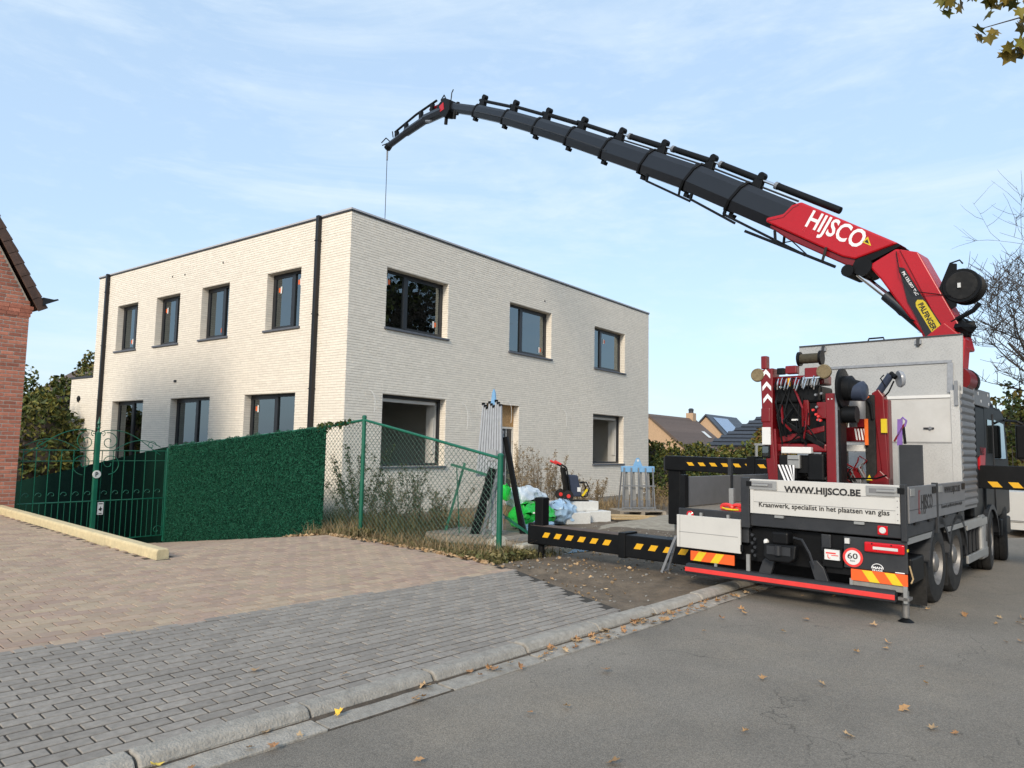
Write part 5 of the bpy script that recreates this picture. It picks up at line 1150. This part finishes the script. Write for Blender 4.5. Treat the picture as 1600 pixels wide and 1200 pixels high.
# ================================================================ crane boom (in its vertical plane)
BA=R(85.35); bd=Vector((math.cos(BA),math.sin(BA),0)); bn=Vector((math.sin(BA),-math.cos(BA),0))
def bl(s,z,o=0.): return Vector((4.2,1.25,z))+bd*s+bn*o
def plate(pts,o0,o1,name,m,par=T,bev=.0): return MB().prism([bl(s,z,o0) for s,z in pts],bn*(o1-o0)).build(name,m,par,bevel=bev)
MB().lathe(bl(-.35,1.55,.25),(0,0,1),[(.42,0),(.42,.25),(.36,.3),(.36,.55)],24).build('slew_ring','red_d',T,smooth=True)
plate([(-.75,2.0),(.0,2.0),(-.50,3.35),(-.85,3.62),(-1.12,3.34),(-1.05,2.6)],-.05,.22,'crane_column','red',T,.02)
arm=plate([(-.20,4.86),(-.52,4.74),(-1.05,3.54),(-1.12,3.2),(-.62,3.2),(-.52,3.50),(-.19,4.03),(.03,4.40),(.22,4.66)],.0,.46,'crane_arm','red',T,.03)
plate([(-.26,4.83),(-.52,4.74),(-1.05,3.54),(-.86,3.40)],-.03,.02,'arm_flange','red',arm,.012)
st=[(-.30,4.50),(-.42,4.46),(-.93,3.42),(-.70,3.42)]
lp=plate([(-.255,4.55),(-.33,4.52),(-.62,3.95),(-.93,3.38),(-.62,3.38),(-.45,3.80),(-.36,4.0)],-.036,-.031,'arm_label','text',arm)
rt=Vector(bl(-.86,3.46)-bl(-.52,4.02)).normalized(); upv=bn.cross(rt)*-1
if upv.z<0: upv=-upv
c0=[(-.52,4.03),(-.47,3.98),(-.70,3.46),(-.80,3.43),(-.83,3.49),(-.60,4.0)]
yp=plate([(-.50,4.0),(-.575,3.99),(-.61,3.95),(-.83,3.52),(-.82,3.46),(-.755,3.43),(-.70,3.45),(-.48,3.90),(-.475,3.96)],-.0405,-.0365,'maker_plate','yellow_f',lp,.0)
dirt_=Vector((-.24,-.47)).normalized()
def btext(nm,s,m,par,s0,z0,dx,dz,w_,h,o,bold,split=False): 
    d=(bd*dx+Vector((0,0,dz))).normalized(); u=Vector(d).cross(bn); u=u if u.z>0 else -u
    # outward is -bn; right x up must give -bn
    if d.cross(u).dot(bn)>0: u=-u
    return text(nm,s,m,par,bl(s0,z0,o),d,u,w_,h,bold=bold,split=split)
btext('lettering','PALFINGER','text',yp,-.508,3.925,-.225,-.51,.46,.072,-.042,.03)
btext('lettering','PK 135.002 TEC','textw',lp,-.292,4.455,-.28,-.57,.44,.04,-.038,.02)
# main boom housing
mbm=plate([(-.24,4.94),(1.30,5.97),(1.46,5.955),(1.62,5.83),(1.93,5.83),(1.95,5.76),(1.80,5.66),(.62,4.88),(.42,4.80)],.0,.44,'main_boom','red',T,.03)
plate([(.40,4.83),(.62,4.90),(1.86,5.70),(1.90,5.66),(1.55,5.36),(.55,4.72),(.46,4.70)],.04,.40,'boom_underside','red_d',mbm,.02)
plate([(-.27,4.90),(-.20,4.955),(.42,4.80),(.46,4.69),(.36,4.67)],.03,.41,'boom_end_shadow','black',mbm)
plate([(1.33,5.93),(1.44,5.90),(1.62,5.77),(1.90,5.77),(1.90,5.755),(1.615,5.755),(1.43,5.885),(1.325,5.915)],-.003,-.0005,'boom_seam','red_d',mbm)
btext('lettering','HIJSCO','textw',mbm,1.23,5.53,-.842,-.539,1.06,.28,-.002,.02,True)
wt=plate([(.30,5.06),(.16,4.97),(.205,5.16-.03)],-.004,-.001,'warning_triangle','yellow_f',mbm); plate([(.262,5.055),(.19,5.01),(.215,5.095)],-.006,-.0045,'warning_symbol','text',wt)
# extensions
cen=[(1.60,5.78),(2.60,6.42),(3.60,7.06),(4.69,7.69),(5.78,8.31),(6.87,8.93),(7.99,9.54),(9.15,10.155),(10.35,10.73),(11.45,11.20)]
hs=[.56,.55,.51,.475,.44,.405,.37,.33,.26]
for i,h in enumerate(hs):
    a=Vector((cen[i][0],cen[i][1])); b=Vector((cen[i+1][0],cen[i+1][1])); d=(b-a).normalized(); n2=Vector((-d.y,d.x)); wv=h*.80; o0=.03+.014*i; o1=o0+wv
    a=a-d*.35 if i else a
    # eight-sided box section
    sec=[(-.5,.30),(-.5,-.18),(-.30,-.5),(.30,-.5),(.5,-.18),(.5,.30),(.34,.5),(-.34,.5)]
    om=(o0+o1)/2
    def P3(p,u,v): q=p+n2*(v*h); return bl(q.x,q.y,om+u*wv)
    m=MB(); m.add([P3(a,*q) for q in sec]+[P3(b,*q) for q in sec],[tuple(range(8)),tuple(range(8,16))[::-1]]+[(k,(k+1)%8,(k+1)%8+8,k+8) for k in range(8)])
    ex=m.build('boom_extension','boomblack',T,bevel=.008)
    # slanted collar at the outer end
    m=MB(); cp=b-d*.02
    def ring(k,sk,off): 
        q=cp+n2*(k[1]*h*1.10)+d*(off-.36*h*(k[1]) *sk); return bl(q.x,q.y,om+k[0]*wv*1.10)
    m.add([ring(k,1,-.03) for k in sec]+[ring(k,1,.03) for k in sec],[tuple(range(8)),tuple(range(8,16))[::-1]]+[(k,(k+1)%8,(k+1)%8+8,k+8) for k in range(8)]); m.build('collar','black',ex,bevel=.006)
    # cylinder bracket on top
    if i<8:
        q=b-d*(.06+.30*h)
        t0=q+n2*(h*.5); top=q+n2*(h*.5+.22)
        MB().prism([bl(*(t0-d*.12),om-.05),bl(*(t0+d*.12),om-.05),bl(*(top+d*.05),om-.05),bl(*(top-d*.07),om-.05)],bn*.11).build('cylinder_bracket','black',ex,bevel=.01)
        MB().lathe(bl(*(top-d*.02),om-.06),bn,[(.07,0),(.07,.12)],12).build('bracket_pin','black',ex)
        # hose guide underneath
        u=b-d*.05-n2*(h*.55); MB().prism([bl(*(u-d*.06),om-.06),bl(*(u+d*.06),om-.06),bl(*(u+d*.05-n2*.08),om-.06),bl(*(u-d*.05-n2*.08),om-.06)],bn*.12).build('guide_foot','black',ex,bevel=.008)
    if i in (0,1,2,3): # hydraulic ram on top of the extensions
        aa=a+d*(.15 if i else -.75)+n2*(h*.5+.155); bb=b+n2*(h*.5+.16)-d*.12; MB().tube([bl(*aa,om),bl(*(aa.lerp(bb,.74)),om)],.062,12).build('ram_barrel','black',ex,smooth=True); MB().tube([bl(*(aa.lerp(bb,.74)),om),bl(*bb,om)],.030,10).build('ram_rod','chrome',ex,smooth=True)
        MB().lathe(bl(*(aa.lerp(bb,.74)-d*.05),om),(bl(*bb)-bl(*aa)).normalized(),[(.07,0),(.07,.06)],12).build('ram_gland','steel',ex)
        a2=a+d*.05+n2*(h*.5+.05); MB().tube([bl(*a2,om+.02),bl(*(b+n2*(h*.5+.045)),om+.02)],.018,8).build('hydraulic_pipe','darkgrey',ex)
    if 4<=i<8:
        aa=a+d*.3+n2*(h*.5+.12); bb=b+n2*(h*.5+.13); MB().tube([bl(*aa,om),bl(*bb,om)],.05 if i<6 else .042,8).build('ram_barrel','black',ex,smooth=True)
        a2=a+d*.2-n2*(h*.12); MB().tube([bl(*a2,o0-.015),bl(*(b-n2*(h*.1)-d*.1),o0-.015)],.015,6).build('hydraulic_pipe','darkgrey',ex)
    if i in (0,1,2): # side slide rail hanging below
        u0=a+d*(.1 if i else -.65)-n2*(h*.5+.17); u1=b-d*(.25 if i else -.05)-n2*(h*.5+.10)
        MB().bar(bl(*u0,om-.12),bl(*u1,om-.12),.05,.045).build('slide_rail','black',ex,bevel=.008); MB().bar(bl(*u1,om-.12),bl(*(u1+n2*.22+d*.05),om-.12),.05,.05).build('rail_hanger','black',ex); MB().bar(bl(*(u0.lerp(u1,.25)),om-.12),bl(*(u0.lerp(u1,.3)+n2*.2),om-.12),.035,.035).build('rail_hanger','black',ex)
# long rail under the red housing
MB().bar(bl(.72,4.72,-.03),bl(2.33,5.66,-.03),.05,.05).build('slide_rail','black',mbm,bevel=.008)
for s,z,ds in ((.93,4.86,-.06),(1.75,5.34,.02)): MB().bar(bl(s,z,-.03),bl(s+ds,z+.22,-.01),.04,.04).build('rail_hanger','black',mbm)
MB().tube([bl(1.2,5.02,-.03),bl(1.45,5.30,-.03),bl(1.7,5.30,-.03)],.012,5).build('hose','black',mbm)
# articulation cylinder and knuckle
MB().lathe(bl(.30,4.66,-.02),bn,[(.15,0),(.15,.5)],18).build('knuckle_joint','black',T,smooth=True)
MB().lathe(bl(.52,4.62,-.06),bn,[(.10,0),(.10,.58)],16).build('knuckle_pin','black',T,smooth=True)
for o in (.10,.34):
    MB().tube([bl(.42,4.58,o),bl(-.04,4.12,o)],.045,12).build('cylinder_rod','chrome',T,smooth=True); MB().tube([bl(.0,4.16,o),bl(-.60,3.52,o)],.085,14).build('lift_cylinder','boomblack',T,smooth=True)
MB().tube([bl(-.08,4.02,-.02),bl(-.25,3.8,-.06),bl(-.45,3.68,-.04)],.012,6).build('hose','black',T)
MB().tube([bl(-.22,4.80,-.03),bl(-.28,4.45,-.10),bl(-.48,4.12,-.12),bl(-.95,4.0,-.02)],.007,6).build('hose','black',arm)
# hose reel on the back of the arm
rl=MB().lathe(bl(-1.08,4.14,.0),bn,[(.245,0),(.255,.02),(.255,.04),(.19,.06),(.19,.24),(.25,.26),(.25,.30)],28).build('hose_reel','black',T,smooth=True)
MB().lathe(bl(-1.08,4.14,-.012),bn,[(.20,0),(.21,.012)],24).build('reel_cover','rubber',rl); MB().box(-.02,-.02,-.035,.02,.02,.035).build('reel_label','label',rl).location=bl(-1.06,4.14,-.02)
plate([(-.70,3.95),(-.80,3.75),(-1.0,3.85),(-1.02,4.48),(-.93,4.50)],.02,.06,'reel_bracket','black',T); MB().tube([bl(-.93,4.50,.04),bl(-1.06,4.53,.04),bl(-1.10,4.47,.04)],.012,6).build('reel_handle','black',T)
MB().tube([bl(-.72,3.75,.05),bl(-.95,3.62,.0),bl(-1.22,3.75,.0),bl(-1.30,3.85,.02)],.035,8).build('hose','black',T,smooth=True)
MB().tube([bl(-.68,4.0,.02),bl(-1.0,3.55,.02)],.045,10).build('hose','rubber',T,smooth=True); MB().blob(bl(-1.06,3.52,.1),(.16,.16,.14),10,6,.2,5).build('valve_block','black',T)
# jib head and fly jib
jr=MB(); plate([(11.35,11.35),(11.62,11.50),(11.95,11.35),(11.75,11.0),(11.5,10.9),(11.35,11.05)],.08,.34,'jib_head','black',T,.015)
plate([(11.62,11.36),(11.80,11.30),(11.76,11.12),(11.58,11.14)],.07,.08,'head_marking','red',T)
for ds,dz,l in ((11.60,10.95,.32),(11.22,10.98,.30),(11.10,11.1,.38)): MB().tube([bl(ds,dz+.12,.2),bl(ds+.04,dz-l*.6,.2)],.05,8).build('jib_lug','black',T)
MB().tube([bl(11.62,11.45,.2),bl(11.75,11.66,.2),bl(11.9,11.55,.2)],.018,6).build('jib_bracket','black',T); MB().tube([bl(11.45,11.25,.2),bl(11.40,11.6,.2),bl(11.33,11.68,.2)],.016,6).build('jib_bracket','black',T)
fj=MB().tube([bl(11.75,11.18,.2),bl(12.6,11.22,.2)],.15,8).build('fly_jib','boomblack',T); MB().tube([bl(12.6,11.22,.2),bl(13.6,11.13,.2)],.12,8).build('fly_jib_section','boomblack',T); MB().tube([bl(13.6,11.13,.2),bl(14.5,11.0,.2)],.095,8).build('fly_jib_section','boomblack',T)
for s,z,hh in ((12.3,11.33,.26),(12.85,11.3,.24),(13.6,11.22,.20),(14.1,11.15,.18)): MB().box(-.05,-.05,0,.05,.05,hh).build('jib_bracket','black',fj).location=bl(s,z,.2)
MB().tube([bl(12.1,11.62,.2),bl(13.1,11.53,.2),bl(14.2,11.33,.2)],.035,7).build('jib_ram','black',fj,smooth=True); MB().tube([bl(12.0,11.48,.28),bl(12.5,11.5,.28)],.05,7).build('jib_valve','red_d',fj); MB().tube([bl(12.2,11.0,.1),bl(12.45,11.08,.1)],.04,7).build('jib_rod','steel',fj)
MB().tube([bl(14.5,11.0,.2),bl(14.62,10.93,.2)],.11,8).build('jib_tip','black',fj); m=MB()
for (a,b) in (((14.45,11.1),(14.7,11.3)),((14.7,11.3),(14.95,11.22)),((14.55,11.1),(14.9,11.12)),((14.3,11.2),(14.35,11.4))): m.tube([bl(*a,.2),bl(*b,.2)],.018,5)
m.build('cable_guide','black',fj)
MB().tube([bl(14.60,10.95,.2),bl(14.60,10.55,.2)],.028,8).build('hook_block','steel',T); MB().tube([bl(14.60,10.60,.2),bl(14.60,4.0,.2)],.011,5).build('hoist_rope','darkgrey',T)
# ================================================================ machines and gear carried on the deck
def on_deck(name,t,l,label,cat): return empty(name,tw(t,l,.966),TA,label=label,cat=cat)
mc=on_deck('mini_crane',.9,1.3,'folded dark red crawler mini crane with black tracks on the truck deck','mini crane')
# coordinates: a forward, b left, c up from the deck
def K(a0,b0,c0,a1,b1,c1): return MB().box(a0,b0,c0,a1,b1,c1)
cl=MB().prism([(-.05,.31,.02),(-.05,.40,.02),(-.05,.50,1.02),(-.05,.52,1.72),(-.05,.36,1.74),(-.05,.37,.95)],(.22,0,0)).build('side_column','red_d',mc,bevel=.01)
MB().prism([(-.052,.30,.02),(-.052,.335,.02),(-.052,.36,.98),(-.052,.33,.98)],(.15,0,0)).build('column_flange','red_d',mc,bevel=.006)
for k in range(3):
    z=1.30+.155*k; y=.445-.01*(2-k)
    MB().prism([(-.056,y+.055,z),(-.056,y,z+.065),(-.056,y-.055,z),(-.056,y-.055,z+.055),(-.056,y,z+.12),(-.056,y+.055,z+.055)],(.004,0,0)).build('chevron','textw',cl)
K(-.07,.39,.78,.16,.50,1.0).build('white_cover','label',cl,bevel=.008); K(-.075,.40,.62,.10,.50,.775).build('lamp_housing','black',cl,bevel=.01); K(-.06,.395,1.06,.17,.515,1.24).build('hinge_block','red_d',cl,bevel=.015)
K(-.0785,.415,.64,-.076,.49,.76).build('lamp_glass','glass',cl)
K(-.04,.44,1.735,.06,.515,1.90).build('column_head','red_d',cl,bevel=.01)
md=K(-.03,-.375,.0,.20,-.265,1.40).build('centre_column','red_d',mc,bevel=.01); K(-.034,-.402,.0,.18,-.377,1.55).build('column_edge','steel',mc); K(-.028,-.43,.0,.18,-.404,1.2).build('hose_bundle','black',mc)
for b in (-.30,-.34): MB().lathe((-.032,b,1.33),(-1,0,0),[(.009,0),(.007,.004)],8).build('bolt','label',md)
# tracks and counterweight
for b0,b1 in ((-.26,-.04),(.10,.30)):
    tr_=MB().prism([(-.02,b0,.08),(.0,b0,.0),(1.0,b0,.0),(1.06,b0,.12),(1.0,b0,.40),(.02,b0,.42)],(0,b1-b0,0)).build('crawler_track','rubber',mc,bevel=.02)
    for k in range(7): K(-.035,b0+.005,.05+.055*k,-.021,b1-.005,.075+.055*k).build('track_pad','rubber',tr_)
K(-.05,.08,.36,.5,.30,.66).build('counterweight','black',mc,bevel=.02); K(-.05,-.24,.36,.5,-.05,.68).build('engine_cover','black',mc,bevel=.02); K(.0,-.04,.45,.5,.08,.66).build('valve_chest','black',mc)
K(-.07,-.10,.68,.05,.26,.76).build('white_cover','label',mc,bevel=.01); K(-.06,.04,.50,.0,.19,.66).build('grey_box','alu',mc,bevel=.008); K(-.066,.05,.60,-.061,.18,.61).build('seam','darkgrey',mc)
dz=K(-.075,.10,.32,-.06,.30,.54).build('hazard_plate','text',mc)
for k in range(5): 
    b=.30-.045*k; MB().prism([(-.0765,min(.299,b),.54),(-.0765,min(.299,b-.024),.54),(-.0765,max(.101,b-.115),.32),(-.0765,max(.101,b-.09),.32)],(-.002,0,0)).build('stripe','textw',dz)
# superstructure
K(.0,-.26,.70,.55,.36,.80).build('turntable','red_d',mc,bevel=.02); K(.06,-.24,.80,.60,.36,1.34).build('engine_block','black',mc,bevel=.03)
MB().prism([(.05,.33,.80),(.05,-.22,.95),(.05,-.22,1.02),(.05,.33,.88)],(.10,0,0)).build('folded_boom','red_d',mc,bevel=.01); MB().prism([(.0,.34,1.08),(.0,-.24,.72),(.0,-.24,.80),(.0,.34,1.16)],(.08,0,0)).build('folded_boom','black',mc,bevel=.01)
K(.02,-.20,1.30,.45,.38,1.50).build('boom_head','black',mc,bevel=.03); K(.02,-.05,1.02,.12,.03,1.34).build('lift_strut','red_d',mc,bevel=.01); K(.0,-.26,1.10,.1,-.15,1.30).build('valve_block','red_d',mc,bevel=.01); K(-.02,.34,.72,.12,.42,.85).build('control_box','label',mc,bevel=.01)
K(.05,-.22,1.52,.35,.36,1.64).build('cross_head','red_d',mc,bevel=.02); K(-.01,.08,1.66,.10,.22,1.76).build('pulley_block','red_d',mc,bevel=.012); K(-.02,-.18,1.60,.1,-.02,1.72).build('pulley_block','red_d',mc,bevel=.012); K(.0,.24,1.66,.08,.33,1.74).build('camera_cage','black',mc,bevel=.01)
dr=MB().lathe((.12,.08,1.85),(0,-1,0),[(.062,0),(.062,.24)],18).build('winch_drum','cord',mc,smooth=True)
for b in (.10,-.16): MB().lathe((.12,b,1.85),(0,-1,0),[(.09,0),(.09,.03)],18).build('drum_flange','black',dr)
for b in (.555,-.26): 
    d_=MB().lathe((-.06,b,1.66),(-1,0,0),[(.082,-.05),(.088,-.02),(.084,.0),(.072,.008),(.068,.004)],24).build('float_pad','rope',mc,smooth=True)
rl=MB().lathe((.10,-.47,1.46),(0,-1,0),[(.24,-.06),(.24,-.03),(.15,-.02),(.15,.06),(.10,.10),(.08,.16)],26).build('cable_reel','black',mc,smooth=True)
MB().lathe((.10,-.60,1.42),(0,-1,0),[(.11,-.06),(.12,.06),(.08,.09)],18).build('reel_motor','navy',mc,smooth=True); MB().lathe((.10,-.50,1.15),(0,-1,0),[(.10,-.08),(.10,.08)],16).build('reel_motor','black',mc,smooth=True)
rr=random.Random(3)
for k in range(16): # chrome and black pipework under the head
    b=.30-.035*k+rr.uniform(-.01,.01); z=1.62+rr.uniform(-.04,.0)
    MB().tube([(-.02,b,z-.02),(-.07,b+.01,z-.01),(-.08,b+.02,z-.06),(-.06,b+.03+rr.uniform(0,.03),z-.14)],.009,6).build('pipe','chrome' if k%3 else 'black',mc,smooth=True)
K(-.06,-.20,1.50,-.02,.02,1.58).build('valve_bank','steel',mc,bevel=.006); K(-.065,-.22,1.585,-.03,.0,1.60).build('valve_rail','chrome',mc)
K(-.055,.14,1.50,-.03,.17,1.60).build('brass_valve','yellow',mc)
for k in range(13):
    b=rr.uniform(-.20,.34); z=rr.uniform(1.15,1.5); b2=b+rr.gauss(0,.12); z2=rr.uniform(.78,1.05)
    MB().tube([(.02,b,z),(-.05-rr.uniform(0,.06),(b+b2)/2+rr.gauss(0,.04),(z+z2)/2+rr.gauss(0,.05)),(-.04,b2,z2)],rr.uniform(.008,.016),5).build('hose','black' if k%6 else 'red_d',mc,smooth=True)
for k in range(9): 
    b=-.15-.02*(k%4)+rr.gauss(0,.02); z=rr.uniform(1.0,1.45); MB().lathe((-.03,b,z),(-1,0,0),[(.018,0),(.014,.03)],8).build('fitting','steel' if k%2 else 'red_bar',mc)
K(-.03,.06,1.08,-.02,.14,1.10).build('label_plate','label',mc)
# ---- glazing robot behind it
gr=on_deck('glazing_robot',1.6,.75,'dark red glazing robot arm with clear suction disc beside the locker door','glazing robot')
po=MB().prism([(0,-.20,.30),(0,-.13,.30),(0,-.03,1.36),(0,-.02,1.44),(0,-.10,1.49),(0,-.16,1.40)],(.16,0,0)).build('mast','red_d',gr,bevel=.012)
K(.02,-.20,.0,.18,-.02,1.36).build('mast_box','red_d',gr,bevel=.01); K(-.02,-.06,.33,.14,.06,1.42).build('black_carriage','rubber',gr,bevel=.015)
MB().prism([(-.03,-.20,.0),(-.03,.12,.0),(-.03,.02,.35),(-.03,-.10,.50),(-.03,-.20,.40)],(.18,0,0)).build('mast_foot','red_d',gr,bevel=.012)
K(-.034,-.195,.95,-.004,-.13,1.12).build('yellow_label','yellow_f',gr)
MB().prism([(-.032,-.02,.37),(-.032,.05,.37),(-.032,.015,.44)],(-.003,0,0)).build('warning_triangle','yellow_f',gr)
MB().tube([(.05,-.10,1.46),(.03,-.24,1.66)],.045,10).build('wrist_arm','navy',gr,smooth=True); MB().tube([(-.0,-.17,1.66),(.0,-.13,1.62),(.0,-.18,1.52)],.008,6).build('arm_handle','black',gr)
MB().lathe((.0,-.33,1.60),(.55,-.8,.1),[(.10,0),(.105,.02),(.09,.05),(.04,.06)],24).build('suction_disc','disc',gr,smooth=True); MB().tube([(.03,-.24,1.68),(.0,-.30,1.62)],.03,8).build('disc_joint','black',gr)
MB().tube([(.05,-.16,1.40),(.0,-.22,1.45),(.0,-.28,1.58)],.010,6).build('hose','black',gr)
bx_=K(-.06,.02,.84,.12,.42,1.02).build('cross_beam','red_d',gr,bevel=.01)
for k in range(4): MB().prism([(-.062,.15-.035*k,1.0),(-.062,.168-.035*k,1.0),(-.062,.148-.035*k,.86),(-.062,.13-.035*k,.86)],(-.002,0,0)).build('stripe','textw',bx_)
MB().lathe((.05,.14,1.02),(0,0,1),[(.115,0),(.12,.02),(.12,.34),(.10,.38)],20).build('hydraulic_tank','alu_dark',gr,smooth=True); K(-.09,.05,1.02,.05,.12,1.12).build('tank_bracket','red_d',gr)
MB().tube([(-.02,.02,1.36),(-.06,-.03,1.30),(-.04,-.04,1.12)],.02,6).build('hose','black',gr,smooth=True); MB().tube([(-.02,.06,1.42),(-.04,.03,1.37),(-.03,.0,1.40)],.012,6).build('hose','orange',gr)
K(-.08,.005,.80,-.062,.045,1.12).build('spirit_level','orange',gr)
MB().bar((.05,.42,.50),(.05,.28,1.45),.06,.05).build('brace','red_d',gr); MB().bar((.05,.36,.80),(.05,.22,1.5),.05,.05).build('brace','plank',gr)
K(.0,.04,.72,.1,.40,.80).build('white_cover','label',gr,bevel=.006); K(.0,.30,.52,.12,.40,.72).build('valve_chest','black',gr)
for k in range(14):
    b=rr.uniform(.05,.38); z=rr.uniform(.42,.70); MB().tube([(.0,b,z),(-.06,b+rr.gauss(0,.06),z-.05),(-.02,b+rr.gauss(0,.08),z-.18)],rr.uniform(.006,.014),5).build('hose',('black','red_d','steel')[k%3],gr,smooth=True)
K(.0,.12,.0,.25,.36,.38).build('power_pack','steel',gr,bevel=.012); MB().prism([(-.01,.10,.38),(-.01,.38,.38),(-.01,.30,.50),(-.01,.16,.52)],(.2,0,0)).build('pack_cover','red_d',gr)
MB().tube([(-.1,.3,.38),(-.15,-.1,.40),(-.2,-.22,.44)],.010,6).build('lever','black',gr); 
MB().bar((.1,-.24,.85),(.1,-.36,1.06),.02,.02).build('strap_hook','red_d',gr)
sp_=MB(); sp_.bar((.1,-.30,.80),(.1,-.31,1.12),.02,.055); sp_.tube([(.1,-.31,1.10),(.1,-.34,1.14),(.1,-.38,1.10),(.1,-.36,1.03)],.012,6); sp_.build('lifting_strap','purple',gr); MB().bar((.1,-.36,.82),(.1,-.345,1.03),.015,.03).build('dark_strap','black',gr)
# second mast frame between them
K(.02,.52,.0,.10,.60,.9).build('side_frame','alu',gr)
# red chain sling lying on the deck
rs=empty('lifting_sling',tw(.10,1.82,.966),TA,label='coiled red lifting sling lying at the edge of the truck deck',cat='sling')
for i,(a,b,r_) in enumerate(((0,.10,.075),(.02,-.03,.08),(.0,-.10,.06))):
    MB().tube([(a+.02*math.cos(t),b+r_*math.cos(t),.035+.02*i*0+.03*math.sin(t)) for t in np.linspace(0,2*math.pi,18)],.024,7).build('strap_loop','red_bar',rs,smooth=True)
MB().tube([(-.04,.14,.03),(-.07,.08,.02),(-.06,.0,.015),(-.08,-.08,.02)],.010,6).build('chain','yellow_f',rs)
# aluminium frame rack standing behind the outrigger beam
ar=empty('aluminium_frame',(18.5,5.4,-.1),R(-50),label='bare aluminium frame standing behind the front outrigger beam',cat='frame')
for x in (-.75,-.15,.42): MB().bar((x,0,0),(x,0,1.95),.05,.05).build('upright','alu',ar)
MB().bar((-.80,0,1.95),(.9,0,1.95),.05,.05).build('top_bar','alu',ar); MB().bar((.85,0,1.95),(.5,0,.9),.05,.05).build('brace','alu',ar); MB().bar((-.80,0,1.35),(.9,0,1.35),.04,.04).build('middle_bar','alu',ar)
# low dark bin and rubble by the hedge
bn_=empty('storage_bin',(25.6,9.7,-.35),R(-40),label='low dark grey bin standing in front of the hedge',cat='bin'); MB().box(-.7,-.35,0,.7,.35,.75).build('body','darkgrey',bn_,bevel=.04); MB().box(-.74,-.38,.75,.74,.38,.83).build('rim','darkgrey',bn_,bevel=.02)
